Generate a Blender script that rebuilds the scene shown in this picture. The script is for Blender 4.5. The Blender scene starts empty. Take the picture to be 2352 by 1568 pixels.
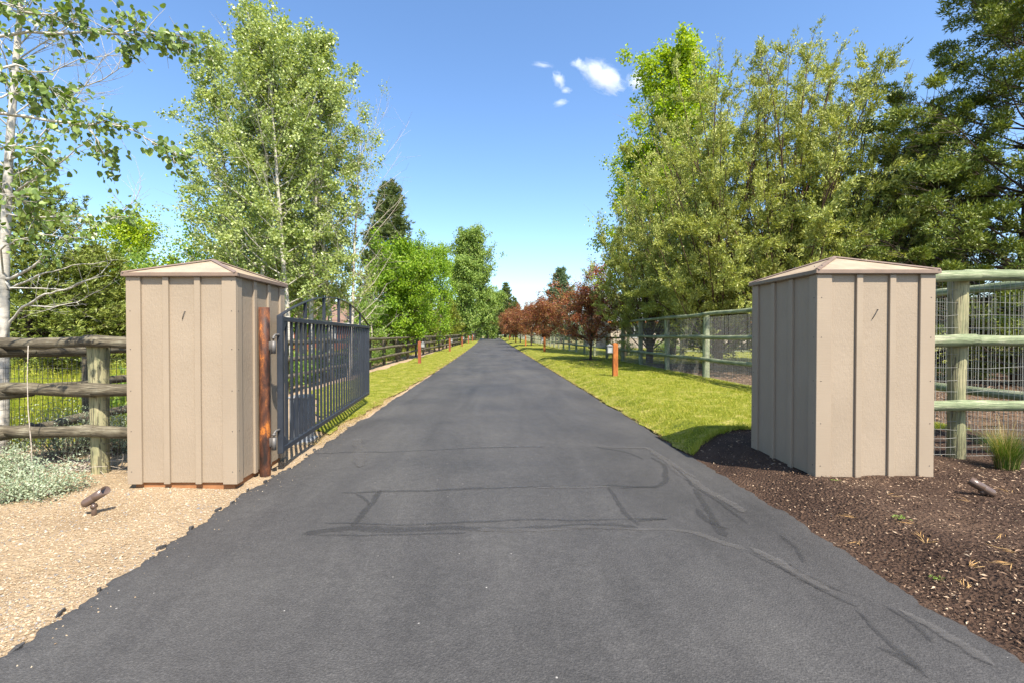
import bpy, math, random
import numpy as np
from mathutils import Vector, Matrix, Euler

# ------------------------------------------------------------------ camera, sky, sun, exposure
scene = bpy.context.scene
COL = scene.collection
CAM_Z = 1.61
FPX = 1080.0                       # focal length in pixels of a 2352 px wide picture
cam_d = bpy.data.cameras.new('camera')
cam_d.sensor_width = 36.0
cam_d.lens = 36.0 * FPX / 2352.0
cam_d.clip_start = 0.05
cam_d.clip_end = 6000.0
cam = bpy.data.objects.new('camera', cam_d)
COL.objects.link(cam)
cam.location = (0, 0, CAM_Z)
cam.rotation_euler = (math.radians(90 - 0.74), 0, 0)
cam_d.shift_x = 41.0 / 2352.0
scene.camera = cam
CAM_M = cam.rotation_euler.to_matrix()

SUN_EL, SUN_AZ = 54.0, 24.0        # height, and angle from straight behind the camera towards its right
sun_dir = Vector((math.sin(math.radians(SUN_AZ)) * math.cos(math.radians(SUN_EL)),
                  -math.cos(math.radians(SUN_AZ)) * math.cos(math.radians(SUN_EL)),
                  math.sin(math.radians(SUN_EL))))
world = bpy.data.worlds.new('World')
scene.world = world
world.use_nodes = True
wnt = world.node_tree
wnt.nodes.clear()
sky = wnt.nodes.new('ShaderNodeTexSky')
sky.sky_type = 'NISHITA'
sky.sun_disc = False
sky.sun_elevation = math.radians(SUN_EL)
sky.sun_rotation = math.atan2(sun_dir.x, sun_dir.y)
sky.altitude = 1000.0
sky.air_density = 1.0
sky.dust_density = 2.0
sky.ozone_density = 2.0
bg = wnt.nodes.new('ShaderNodeBackground')
bg.inputs['Strength'].default_value = 0.15
wo = wnt.nodes.new('ShaderNodeOutputWorld')
hs = wnt.nodes.new('ShaderNodeHueSaturation')      # one even grade of the whole sky, as the camera's profile has it
hs.inputs['Saturation'].default_value = 1.12
wnt.links.new(sky.outputs[0], hs.inputs['Color'])
wnt.links.new(hs.outputs[0], bg.inputs['Color'])
wnt.links.new(bg.outputs[0], wo.inputs['Surface'])

sun_l = bpy.data.lights.new('sun', 'SUN')
sun_l.energy = 5.0
sun_l.angle = math.radians(0.53)
sun_l.color = (1.0, 0.93, 0.82)
sun = bpy.data.objects.new('sun', sun_l)
COL.objects.link(sun)
sun.rotation_euler = sun_dir.to_track_quat('Z', 'Y').to_euler()

scene.view_settings.view_transform = 'Standard'
scene.view_settings.look = 'None'
scene.view_settings.exposure = 1.06
scene.view_settings.gamma = 1.0
scene.view_settings.use_curve_mapping = False
scene.render.engine = 'CYCLES'
scene.cycles.max_bounces = 8
scene.cycles.diffuse_bounces = 4
scene.cycles.transmission_bounces = 4
scene.cycles.transparent_max_bounces = 8
scene.cycles.volume_bounces = 5
scene.cycles.use_denoising = True

# ------------------------------------------------------------------ helpers
def ray(px, py):
    """direction of a pixel of the 2352x1568 view"""
    return CAM_M @ Vector(((px - 1135.0) / FPX, (784.0 - py) / FPX, -1.0))

def at_y(px, py, y):
    d = ray(px, py)
    k = y / d.y
    return Vector((d.x * k, y, CAM_Z + d.z * k))

def sstep(t):
    t = np.clip(t, 0.0, 1.0)
    return t * t * (3 - 2 * t)

def rise(y):
    y = np.asarray(y, float)
    yc = np.clip(y, 0, 122)
    return 5.5e-5 * yc * yc - np.clip(y - 122, 0, 60) * 0.012

def drift(y):
    y = np.asarray(y, float)
    return -1.0 * (np.clip(y, 0, 140) / 120.0) ** 2

def gz(x, y):
    x = np.asarray(x, float); y = np.asarray(y, float)
    return rise(y) + 0.19 * sstep((x - 2.64 - drift(y)) / 0.65)

def gzf(x, y):
    return float(gz(x, y))

def on_ground(px, py):
    d = ray(px, py)
    k = 5.0
    for _ in range(40):
        z = gzf(d.x * k, d.y * k)
        k = k * 0.4 + 0.6 * min((z - CAM_Z) / d.z if d.z < -1e-4 else 200, 250)
    return Vector((d.x * k, d.y * k, gzf(d.x * k, d.y * k)))

def mesh_np(name, V, faces, mat=None, smooth=False, uv=None):
    """faces: list of int arrays (n,k), one array for each polygon size"""
    V = np.asarray(V, np.float32)
    me = bpy.data.meshes.new(name)
    me.vertices.add(len(V))
    me.vertices.foreach_set('co', V.ravel())
    li, st, tot, off = [], [], [], 0
    for F in faces:
        F = np.asarray(F, np.int32)
        if not len(F):
            continue
        n, k = F.shape
        li.append(F.ravel())
        st.append(off + np.arange(n) * k)
        tot.append(np.full(n, k))
        off += n * k
    li = np.concatenate(li).astype(np.int32)
    st = np.concatenate(st).astype(np.int32)
    me.loops.add(len(li))
    me.loops.foreach_set('vertex_index', li)
    me.polygons.add(len(st))
    me.polygons.foreach_set('loop_start', st)
    me.polygons.foreach_set('use_smooth', np.full(len(st), bool(smooth)))
    if uv is not None:
        lay = me.uv_layers.new(name='UVMap')
        lay.data.foreach_set('uv', np.asarray(uv, np.float32)[li].ravel())
    me.update(calc_edges=True)
    if mat:
        me.materials.append(mat)
    return me

class Geo:
    """collects boxes, tubes and quads of ONE part"""
    def __init__(self):
        self.V, self.F3, self.F4, self.n = [], [], [], 0
    def add(self, V, F4=None, F3=None):
        V = np.asarray(V, float)
        if F4 is not None and len(F4):
            self.F4.append(np.asarray(F4) + self.n)
        if F3 is not None and len(F3):
            self.F3.append(np.asarray(F3) + self.n)
        self.V.append(V)
        self.n += len(V)
    def box(self, c, s, bev=0.0, rot=None):
        """centre, full size; a chamfer of bev on the edges"""
        hx, hy, hz = s[0] / 2, s[1] / 2, s[2] / 2
        if bev <= 0:
            P = np.array([[x, y, z] for z in (-hz, hz) for y in (-hy, hy) for x in (-hx, hx)])
            F = [[0, 2, 3, 1], [4, 5, 7, 6], [0, 1, 5, 4], [2, 6, 7, 3], [0, 4, 6, 2], [1, 3, 7, 5]]
            T = None
        else:
            b = min(bev, hx * .49, hy * .49, hz * .49)
            P, idx = [], {}
            for sz in (-1, 1):
                for sy in (-1, 1):
                    for sx in (-1, 1):
                        for a in range(3):
                            h = [hx - b, hy - b, hz - b]
                            h[a] += b
                            idx[(sx, sy, sz, a)] = len(P)
                            P.append([sx * h[0], sy * h[1], sz * h[2]])
            P = np.array(P)
            F, T = [], []
            for a in range(3):
                o = [i for i in range(3) if i != a]
                for s_ in (-1, 1):
                    q = []
                    for u, v in ((-1, -1), (1, -1), (1, 1), (-1, 1)):
                        k = [0, 0, 0]; k[a] = s_; k[o[0]] = u; k[o[1]] = v
                        q.append(idx[(k[0], k[1], k[2], a)])
                    F.append(q)
            for a in range(3):
                o = [i for i in range(3) if i != a]
                for u in (-1, 1):
                    for v in (-1, 1):
                        q = []
                        for e, ax in ((-1, o[0]), (1, o[0]), (1, o[1]), (-1, o[1])):
                            k = [0, 0, 0]; k[a] = e; k[o[0]] = u; k[o[1]] = v
                            q.append(idx[(k[0], k[1], k[2], ax)])
                        F.append(q)
            for sx in (-1, 1):
                for sy in (-1, 1):
                    for sz in (-1, 1):
                        T.append([idx[(sx, sy, sz, a)] for a in range(3)])
            # make the normals point outwards
            def fix(L):
                out = []
                for q in L:
                    c_ = P[q].mean(0); n_ = np.cross(P[q[1]] - P[q[0]], P[q[2]] - P[q[0]])
                    out.append(q if np.dot(c_, n_) > 0 else q[::-1])
                return out
            F, T = fix(F), fix(T)
        if rot is not None:
            P = P @ np.array(rot).T
        self.add(P + np.array(c, float), F, T)
        return self
    def tube(self, pts, rad, sides=8, cap=True):
        pts = np.asarray(pts, float)
        n = len(pts)
        rad = np.broadcast_to(np.asarray(rad, float), (n,))
        T = np.gradient(pts, axis=0)
        T /= np.linalg.norm(T, axis=1)[:, None] + 1e-9
        ref = np.array([0., 0, 1]) if abs(T[:, 2]).mean() < .75 else np.array([1., 0, 0])
        A = np.cross(T, ref); A /= np.linalg.norm(A, axis=1)[:, None] + 1e-9
        B = np.cross(T, A)
        th = np.arange(sides) * 2 * math.pi / sides
        V = pts[:, None, :] + rad[:, None, None] * (np.cos(th)[None, :, None] * A[:, None, :] + np.sin(th)[None, :, None] * B[:, None, :])
        i = np.arange(n - 1)[:, None] * sides; j = np.arange(sides)[None, :]; j2 = (j + 1) % sides
        F = np.stack([i + j, i + sides + j, i + sides + j2, i + j2], -1).reshape(-1, 4)
        V = V.reshape(-1, 3); T3 = []
        if cap:
            m = len(V)
            V = np.vstack([V, pts[0], pts[-1]])
            a = np.arange(sides); b = (a + 1) % sides
            T3 = np.vstack([np.stack([np.full(sides, m), a, b], -1),
                            np.stack([np.full(sides, m + 1), (n - 1) * sides + b, (n - 1) * sides + a], -1)])
        self.add(V, F, T3)
        return self
    def poly(self, pts, faces4=(), faces3=()):
        self.add(pts, list(faces4), list(faces3))
        return self
    def mesh(self, name, mat, smooth=False):
        f = []
        if self.F4: f.append(np.vstack(self.F4))
        if self.F3: f.append(np.vstack(self.F3))
        return mesh_np(name, np.vstack(self.V), f, mat, smooth)

def link(name, me, parent=None, loc=(0, 0, 0), rot=None, scale=None):
    o = bpy.data.objects.new(name, me)
    COL.objects.link(o)
    o.parent = parent
    o.location = loc
    if rot is not None: o.rotation_euler = rot
    if scale is not None: o.scale = scale
    return o

def tag(o, label, cat, group=None):
    o['label'] = label
    o['category'] = cat
    if group: o['group'] = group
    return o

def thing(name, label, cat, loc=(0, 0, 0), rotz=0.0, group=None):
    o = link(name, None, None, loc, (0, 0, rotz))
    return tag(o, label, cat, group)

def struct(name, me, kind='structure', label=None, parent=None):
    o = link(name, me, parent)
    if kind: o['kind'] = kind
    if label: o['label'] = label
    return o

def dup(root, loc, rotz, label=None, scale=None):
    r = root.copy(); COL.objects.link(r)
    r.location = loc; r.rotation_euler = (0, 0, rotz)
    if scale: r.scale = scale
    if label: r['label'] = label
    for ch in list(root.children):
        c = ch.copy(); COL.objects.link(c); c.parent = r
        for g in ch.children:
            d = g.copy(); COL.objects.link(d); d.parent = c
    return r

# ------------------------------------------------------------------ materials
class NT:
    def __init__(self, name):
        self.m = bpy.data.materials.new(name)
        self.m.use_nodes = True
        self.t = self.m.node_tree
        self.t.nodes.clear()
        self.out = self.t.nodes.new('ShaderNodeOutputMaterial')
        self._pos = None
    def n(self, typ, props=None, **inp):
        nd = self.t.nodes.new(typ)
        for k, v in (props or {}).items():
            setattr(nd, k, v)
        for k, v in inp.items():
            k = k.replace('_', ' ')
            if k.isdigit(): k = int(k)
            s = nd.inputs[k]
            if isinstance(v, bpy.types.NodeSocket): self.t.links.new(v, s)
            else: s.default_value = v
        return nd
    def pos(self):
        if self._pos is None: self._pos = self.n('ShaderNodeNewGeometry').outputs['Position']
        return self._pos
    def obj(self):
        return self.n('ShaderNodeTexCoord').outputs['Object']
    def mapped(self, v, scale, loc=(0, 0, 0)):
        return self.n('ShaderNodeMapping', Vector=v, Scale=scale, Location=loc).outputs[0]
    def noise(self, v, scale, detail=4.0, rough=0.55, dist=0.0):
        return self.n('ShaderNodeTexNoise', Vector=v, Scale=scale, Detail=detail, Roughness=rough, Distortion=dist).outputs['Fac']
    def vor(self, v, scale, feature='F1', out='Distance'):
        return self.n('ShaderNodeTexVoronoi', {'feature': feature}, Vector=v, Scale=scale).outputs[out]
    def ramp(self, f, stops, interp='LINEAR'):
        nd = self.n('ShaderNodeValToRGB', Fac=f)
        cr = nd.color_ramp
        cr.interpolation = interp
        while len(cr.elements) < len(stops): cr.elements.new(0.5)
        for e, (p, c) in zip(cr.elements, stops):
            e.position = p
            e.color = (*c, 1) if len(c) == 3 else c
        return nd.outputs[0]
    def mix(self, f, a, b, mode='MIX'):
        nd = self.n('ShaderNodeMix', {'data_type': 'RGBA', 'blend_type': mode})
        for idx, v in ((0, f), (6, a), (7, b)):
            s = nd.inputs[idx]
            if isinstance(v, bpy.types.NodeSocket): self.t.links.new(v, s)
            else: s.default_value = (*v, 1) if isinstance(v, tuple) and len(v) == 3 else v
        return nd.outputs[2]
    def math(self, op, a, b=0.0):
        return self.n('ShaderNodeMath', {'operation': op}, **{'0': a, '1': b}).outputs[0]
    def bump(self, h, strength=0.5, dist=0.01, normal=None):
        kw = dict(Height=h, Strength=strength, Distance=dist)
        if normal is not None: kw['Normal'] = normal
        return self.n('ShaderNodeBump', **kw).outputs[0]
    def principled(self, color, rough=0.6, spec=0.4, metal=0.0, normal=None):
        b = self.n('ShaderNodeBsdfPrincipled')
        for k, v in (('Base Color', color), ('Roughness', rough), ('Specular IOR Level', spec), ('Metallic', metal), ('Normal', normal)):
            if v is None: continue
            if isinstance(v, bpy.types.NodeSocket): self.t.links.new(v, b.inputs[k])
            else: b.inputs[k].default_value = (*v, 1) if isinstance(v, tuple) and len(v) == 3 else v
        return b.outputs[0]
    def done(self, shader, vol=False):
        self.t.links.new(shader, self.out.inputs['Volume' if vol else 'Surface'])
        return self.m

def leaf_mat(name, cols, trans=0.45, rough=0.5, tcol=None, big=0.7, spec=0.35):
    """cols: dark, mid, light base colours; each leaf its own shade, slow drift over the crown"""
    k = NT(name)
    g = k.n('ShaderNodeNewGeometry')
    r = g.outputs['Random Per Island']
    nz = k.noise(g.outputs['Position'], big, 2.0)
    f = k.math('ADD', k.math('MULTIPLY', r, 0.6), k.math('MULTIPLY', nz, 0.5))
    c = k.ramp(f, [(0.12, cols[0]), (0.5, cols[1]), (0.92, cols[2])])
    p = k.principled(c, rough, spec)
    tc = k.mix(1.0, c, tcol or (1.0, 1.0, 0.45), 'MULTIPLY')
    bri = k.n('ShaderNodeHueSaturation', Color=tc, Value=1.5).outputs[0]
    t = k.n('ShaderNodeBsdfTranslucent', Color=bri).outputs[0]
    s = k.n('ShaderNodeMixShader', **{'0': trans, '1': p, '2': t}).outputs[0]
    return k.done(s)

def simple(name, color, rough=0.6, spec=0.4, metal=0.0, var=0.15, scale=8.0, bump=0.0, bscale=60.0):
    k = NT(name)
    n1 = k.noise(k.pos(), scale, 5.0)
    lo = tuple(c * (1 - var) for c in color); hi = tuple(min(1, c * (1 + var)) for c in color)
    c = k.ramp(n1, [(0.3, lo), (0.7, hi)])
    nm = None
    if bump: nm = k.bump(k.noise(k.pos(), bscale, 3.0), bump, 0.01)
    return k.done(k.principled(c, rough, spec, metal, nm))

def mat_asphalt():
    k = NT('asphalt')
    p = k.pos()
    big = k.noise(p, 0.4, 5.0, 0.62, 0.4)
    lane = k.noise(k.mapped(p, (1.1, 0.16, 1)), 1.0, 5.0, 0.62, 0.8)
    fine = k.noise(p, 75.0, 3.0, 0.8)
    mid = k.noise(p, 14.0, 4.0, 0.7)
    f = k.math('ADD', k.math('MULTIPLY', big, 0.5), k.math('MULTIPLY', lane, 0.5))
    c = k.ramp(f, [(0.32, (0.034, 0.032, 0.030)), (0.5, (0.055, 0.052, 0.049)), (0.68, (0.080, 0.076, 0.070))])
    c = k.mix(0.36, c, k.ramp(fine, [(0.34, (0.35,) * 3), (0.5, (0.95,) * 3), (0.66, (2.2,) * 3)]), 'MULTIPLY')
    c = k.mix(0.35, c, k.ramp(mid, [(0.3, (0.6,) * 3), (0.7, (1.35,) * 3)]), 'MULTIPLY')
    agg = k.vor(p, 95.0)
    sp = k.ramp(k.vor(p, 24.0, out='Color'), [(0.90, (0, 0, 0)), (0.905, (1, 1, 1))])
    c = k.mix(k.math('MULTIPLY', sp, k.math('LESS_THAN', k.vor(p, 24.0), 0.13)), c, (0.33, 0.31, 0.28))
    h = k.math('ADD', k.math('MULTIPLY', agg, 0.7), fine)
    nm = k.bump(h, 0.8, 0.006)
    nm = k.bump(k.noise(p, 7.0, 4.0), 0.25, 0.02, nm)
    return k.done(k.principled(c, k.ramp(big, [(0.3, (0.6,) * 3), (0.7, (0.8,) * 3)]), 0.4, 0.0, nm))

def mat_sealant(name, col, amount):
    k = NT(name)
    uv = k.n('ShaderNodeTexCoord').outputs['UV']
    v = k.n('ShaderNodeSeparateXYZ', Vector=uv).outputs[1]
    edge = k.math('SUBTRACT', 1.0, k.math('ABSOLUTE', k.math('SUBTRACT', k.math('MULTIPLY', v, 2.0), 1.0)))
    nz = k.noise(k.mapped(k.pos(), (3, 9, 1)), 3.0, 6.0, 0.65)
    a = k.math('MULTIPLY', k.ramp(k.math('ADD', k.math('MULTIPLY', edge, 0.8), k.math('SUBTRACT', nz, 0.5)), [(0.1, (0,) * 3), (0.42, (1,) * 3)]),
               k.math('MULTIPLY', k.ramp(nz, [(0.3, (0.55,) * 3), (0.62, (1,) * 3)]), amount))
    c = k.mix(nz, col, tuple(x * 1.35 for x in col))
    p = k.principled(c, 0.6, 0.4, 0.0, k.bump(k.noise(k.pos(), 60.0, 3.0), 0.25, 0.004))
    tr = k.n('ShaderNodeBsdfTransparent').outputs[0]
    return k.done(k.n('ShaderNodeMixShader', **{'0': a, '1': tr, '2': p}).outputs[0])

def mat_ground(name, stops, scale=1.2, bscale=40.0, bump=0.6, fine=30.0, dist=0.02, speck=None):
    k = NT(name)
    p = k.pos()
    a = k.noise(p, scale, 6.0, 0.62)
    b = k.noise(p, fine, 4.0, 0.7)
    f = k.math('ADD', k.math('MULTIPLY', a, 0.55), k.math('MULTIPLY', b, 0.45))
    c = k.ramp(f, stops)
    if speck:
        v = k.vor(p, speck[0], out='Color')
        c = k.mix(k.math('MULTIPLY', k.ramp(v, [(speck[1], (0,) * 3), (speck[1] + 0.03, (1,) * 3)]), 0.8), c, speck[2])
    nm = k.bump(k.math('ADD', k.noise(p, bscale, 4.0, 0.7), k.vor(p, bscale * 0.8)), bump, dist)
    return k.done(k.principled(c, 0.9, 0.2, 0.0, nm))

def mat_siding():
    k = NT('tan_siding')
    p = k.pos()
    base = k.noise(p, 1.4, 4.0)
    c = k.ramp(base, [(0.3, (0.275, 0.216, 0.152)), (0.7, (0.312, 0.246, 0.175))])
    grain = k.noise(k.mapped(p, (11, 11, 1.1)), 6.0, 5.0, 0.6, 1.2)
    blister = k.noise(k.mapped(p, (1, 1, 0.45)), 48.0, 4.0, 0.65)
    saw = k.noise(k.mapped(p, (6, 6, 160)), 1.0, 2.0)
    dust = k.n('ShaderNodeSeparateXYZ', Vector=p).outputs[2]
    low = k.math('MULTIPLY', k.ramp(k.math('ADD', dust, k.math('MULTIPLY', k.noise(p, 9.0, 4.0), 0.25)), [(0.18, (1,) * 3), (0.42, (0,) * 3)]), 0.35)
    c = k.mix(low, c, (0.30, 0.235, 0.165))
    h = k.math('ADD', k.math('MULTIPLY', k.ramp(grain, [(0.42, (0,) * 3), (0.52, (1,) * 3)]), 0.12), blister)
    nm = k.bump(h, 0.55, 0.007)
    nm = k.bump(saw, 0.25, 0.003, nm)
    return k.done(k.principled(c, 0.6, 0.35, 0.0, nm))

def mat_trim():
    k = NT('tan_trim_board')
    p = k.pos()
    c = k.ramp(k.noise(p, 1.7, 4.0), [(0.3, (0.280, 0.219, 0.154)), (0.7, (0.310, 0.245, 0.174))])
    saw = k.noise(k.mapped(p, (5, 5, 170)), 1.0, 3.0)
    nm = k.bump(saw, 0.35, 0.003)
    return k.done(k.principled(c, 0.6, 0.35, 0.0, nm))

def mat_wood(name, c0, c1, c2, streak=0.6):
    """round weathered timber: grain runs along the local x (rails) or z (posts) axis"""
    k = NT(name)
    o = k.obj()
    inf = k.n('ShaderNodeObjectInfo').outputs['Random']
    ofs = k.n('ShaderNodeCombineXYZ', X=k.math('MULTIPLY', inf, 37.0), Y=k.math('MULTIPLY', inf, 11.0), Z=inf).outputs[0]
    v = k.n('ShaderNodeVectorMath', {'operation': 'ADD'}, **{'0': o, '1': ofs}).outputs[0]
    g = k.noise(k.mapped(v, (2.2, 2.2, 2.2)), 2.0, 7.0, 0.62, 0.8)
    p = k.pos()
    patch = k.noise(p, 3.0, 4.0, 0.6)
    f = k.math('ADD', k.math('MULTIPLY', g, 0.6), k.math('MULTIPLY', patch, 0.4))
    c = k.ramp(f, [(0.36, c0), (0.5, c1), (0.62, c2)])
    crack = k.ramp(k.noise(k.mapped(v, (1.0, 5.0, 5.0)), 1.6, 3.0, 0.5, 0.4), [(0.39, (1,) * 3), (0.43, (0,) * 3)])
    c = k.mix(k.math('MULTIPLY', crack, streak), c, (0.05, 0.045, 0.035))
    nm = k.bump(k.math('SUBTRACT', g, k.math('MULTIPLY', crack, 0.4)), 0.6, 0.02)
    return k.done(k.principled(c, 0.78, 0.25, 0.0, nm))

def mat_rust():
    k = NT('rusted_steel')
    p = k.mapped(k.pos(), (1, 1, 0.35))
    a = k.noise(p, 9.0, 8.0, 0.65, 0.3)
    b = k.noise(k.pos(), 90.0, 3.0)
    c = k.ramp(k.math('ADD', k.math('MULTIPLY', a, 0.8), k.math('MULTIPLY', b, 0.2)),
               [(0.40, (0.020, 0.011, 0.008)), (0.49, (0.070, 0.024, 0.011)), (0.56, (0.14, 0.048, 0.017)), (0.62, (0.44, 0.14, 0.020)), (0.75, (0.50, 0.20, 0.05))])
    return k.done(k.principled(c, k.ramp(a, [(0.3, (0.4,) * 3), (0.6, (0.85,) * 3)]), 0.4, 0.0, k.bump(b, 0.4, 0.004)))

def mat_aspen_bark(name='pale_aspen_bark', lo=(0.10, 0.085, 0.065), mid=(0.40, 0.37, 0.31), hi=(0.52, 0.48, 0.41)):
    k = NT(name)
    p = k.pos()
    a = k.noise(k.mapped(p, (3, 3, 9)), 2.2, 5.0, 0.65)
    b = k.noise(p, 1.3, 3.0)
    f = k.math('ADD', k.math('MULTIPLY', a, 0.75), k.math('MULTIPLY', b, 0.25))
    c = k.ramp(f, [(0.34, lo), (0.42, mid), (0.62, hi)])
    return k.done(k.principled(c, 0.75, 0.25, 0.0, k.bump(a, 0.4, 0.02)))

def mat_paint(name, color, rough, spec=0.5, metal=0.0):
    k = NT(name)
    n1 = k.noise(k.pos(), 5.0, 5.0, 0.65)
    c = k.ramp(n1, [(0.3, tuple(x * 0.85 for x in color)), (0.72, tuple(x * 1.18 for x in color))])
    r = k.ramp(n1, [(0.3, (rough * 0.85,) * 3), (0.7, (min(1, rough * 1.2),) * 3)])
    return k.done(k.principled(c, r, spec, metal))

M = {}
M['asphalt'] = mat_asphalt()
M['seal_dark'] = mat_sealant('dark_sealant', (0.038, 0.037, 0.036), 0.45)
M['seal_pale'] = mat_sealant('dusty_sealant', (0.100, 0.094, 0.087), 0.5)
M['gravel'] = mat_ground('gravel_bed', [(0.3, (0.20, 0.137, 0.078)), (0.5, (0.335, 0.245, 0.148)), (0.72, (0.44, 0.345, 0.225))], 1.0, 45.0, 0.9, 55.0, 0.02, (70.0, 0.86, (0.45, 0.385, 0.29)))
M['mulch'] = mat_ground('mulch_bed', [(0.3, (0.028, 0.016, 0.011)), (0.5, (0.072, 0.042, 0.027)), (0.75, (0.15, 0.095, 0.06))], 1.5, 50.0, 1.0, 60.0, 0.025)
M['soil'] = mat_ground('dry_meadow', [(0.3, (0.085, 0.085, 0.025)), (0.5, (0.19, 0.17, 0.06)), (0.72, (0.34, 0.26, 0.13))], 0.5, 12.0, 0.7, 14.0, 0.06)
M['lawn'] = mat_ground('lawn_turf', [(0.33, (0.06, 0.09, 0.006)), (0.5, (0.20, 0.215, 0.016)), (0.66, (0.46, 0.37, 0.13))], 3.2, 30.0, 0.9, 24.0, 0.04)
M['dirt'] = mat_ground('tan_dirt', [(0.3, (0.22, 0.15, 0.09)), (0.5, (0.36, 0.26, 0.165)), (0.72, (0.47, 0.36, 0.25))], 1.2, 30.0, 0.7, 40.0, 0.02)
M['bark_chip'] = mat_ground('bark_litter', [(0.3, (0.05, 0.028, 0.016)), (0.5, (0.14, 0.085, 0.05)), (0.72, (0.28, 0.18, 0.11))], 1.5, 40.0, 0.9, 30.0, 0.03)
M['siding'] = mat_siding()
M['trim'] = mat_trim()
M['roofmetal'] = mat_paint('tan_roof_metal', (0.36, 0.275, 0.185), 0.42, 0.4)
M['fascia'] = mat_paint('brown_fascia_metal', (0.20, 0.14, 0.10), 0.38, 0.45)
M['sill'] = simple('orange_sill_wood', (0.30, 0.13, 0.05), 0.8)
M['dark'] = simple('dark_steel', (0.03, 0.027, 0.025), 0.5)
M['gate'] = mat_paint('slate_gate_paint', (0.026, 0.031, 0.040), 0.42, 0.4)
M['rust'] = mat_rust()
M['galv'] = mat_paint('galvanised_steel', (0.42, 0.42, 0.41), 0.42, 0.5, 0.6)
M['hinge'] = mat_paint('dull_hinge_steel', (0.13, 0.12, 0.11), 0.5, 0.4, 0.3)
M['bronze'] = mat_paint('bronze_lamp_paint', (0.105, 0.068, 0.048), 0.28, 0.6)
M['wood_l'] = mat_wood('weathered_grey_timber', (0.040, 0.032, 0.020), (0.115, 0.095, 0.062), (0.24, 0.215, 0.15), 0.7)
M['wood_r'] = mat_wood('green_treated_timber', (0.10, 0.13, 0.065), (0.22, 0.255, 0.14), (0.40, 0.40, 0.265), 0.6)
M['wood_post'] = mat_wood('treated_post_timber', (0.15, 0.16, 0.085), (0.28, 0.265, 0.145), (0.40, 0.35, 0.20), 0.7)
M['cedar'] = mat_wood('orange_cedar', (0.26, 0.075, 0.016), (0.36, 0.115, 0.026), (0.44, 0.16, 0.045), 0.25)
M['cedar_red'] = mat_wood('reddish_cedar', (0.20, 0.055, 0.025), (0.27, 0.078, 0.035), (0.33, 0.11, 0.05), 0.25)
M['lantern'] = mat_paint('grey_lantern_metal', (0.20, 0.20, 0.19), 0.5)
M['frost'] = mat_paint('frosted_lantern_glass', (0.34, 0.35, 0.34), 0.25)
M['opbox'] = mat_paint('grey_operator_box', (0.20, 0.215, 0.235), 0.45)
M['white'] = mat_paint('white_trim', (0.72, 0.72, 0.70), 0.5)
M['redwall'] = simple('red_brown_wall', (0.24, 0.075, 0.035), 0.85)
M['tanwall'] = simple('tan_house_wall', (0.36, 0.30, 0.24), 0.85)
M['roof_b'] = simple('brown_shingle', (0.20, 0.125, 0.09), 0.9, bump=0.5, bscale=20)
M['roof_g'] = simple('grey_shingle', (0.22, 0.22, 0.235), 0.9, bump=0.5, bscale=20)
M['glass'] = mat_paint('window_glass', (0.03, 0.035, 0.04), 0.08, 0.6)
M['bark_aspen'] = mat_aspen_bark()
M['bark_far'] = mat_aspen_bark('grey_aspen_bark', (0.12, 0.10, 0.08), (0.32, 0.29, 0.24), (0.52, 0.49, 0.42))
M['twig_pale'] = mat_aspen_bark('dead_twig_bark', (0.22, 0.18, 0.14), (0.40, 0.34, 0.27), (0.55, 0.49, 0.41))
M['bark_dark'] = simple('dark_bark', (0.065, 0.048, 0.036), 0.9, 0.2, 0, 0.4, 12.0, 0.8, 30)
M['bark_jun'] = simple('red_juniper_bark', (0.10, 0.062, 0.042), 0.9, 0.2, 0, 0.4, 12.0, 0.8, 30)
M['bark_grey'] = simple('grey_bark', (0.16, 0.13, 0.10), 0.9, 0.2, 0, 0.35, 10.0, 0.7, 30)
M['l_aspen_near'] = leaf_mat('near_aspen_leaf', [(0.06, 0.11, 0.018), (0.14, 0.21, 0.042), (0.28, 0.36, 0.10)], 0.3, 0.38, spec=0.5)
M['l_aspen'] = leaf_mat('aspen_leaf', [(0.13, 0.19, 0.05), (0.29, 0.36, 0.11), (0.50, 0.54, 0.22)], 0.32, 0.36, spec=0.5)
M['l_maple'] = leaf_mat('lime_maple_leaf', [(0.10, 0.17, 0.006), (0.25, 0.36, 0.012), (0.48, 0.54, 0.03)], 0.38, 0.4)
M['l_maple2'] = leaf_mat('bright_maple_leaf', [(0.075, 0.16, 0.008), (0.17, 0.29, 0.015), (0.33, 0.44, 0.035)], 0.36)
M['l_poplar'] = leaf_mat('poplar_leaf', [(0.08, 0.145, 0.025), (0.18, 0.27, 0.05), (0.34, 0.42, 0.10)], 0.34)
M['l_crab'] = leaf_mat('crabapple_leaf', [(0.09, 0.026, 0.016), (0.27, 0.080, 0.042), (0.34, 0.25, 0.06)], 0.25, 0.36, (1.0, 0.7, 0.5), 1.4)
M['l_spruce'] = leaf_mat('spruce_needle', [(0.07, 0.105, 0.02), (0.18, 0.225, 0.04), (0.33, 0.36, 0.09)], 0.2, 0.5)
M['l_pine'] = leaf_mat('pine_needle', [(0.05, 0.08, 0.022), (0.105, 0.145, 0.04), (0.19, 0.22, 0.07)], 0.2, 0.5)
M['l_pine_y'] = leaf_mat('yellow_pine_needle', [(0.08, 0.11, 0.012), (0.17, 0.20, 0.02), (0.30, 0.31, 0.05)], 0.2, 0.5)
M['l_pine_b'] = leaf_mat('blue_pine_needle', [(0.07, 0.12, 0.06), (0.13, 0.19, 0.095), (0.21, 0.27, 0.14)], 0.2, 0.5)
M['l_juniper'] = leaf_mat('juniper_sprig', [(0.11, 0.145, 0.026), (0.28, 0.32, 0.065), (0.52, 0.51, 0.16)], 0.25, 0.5, None, 1.3)
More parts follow.
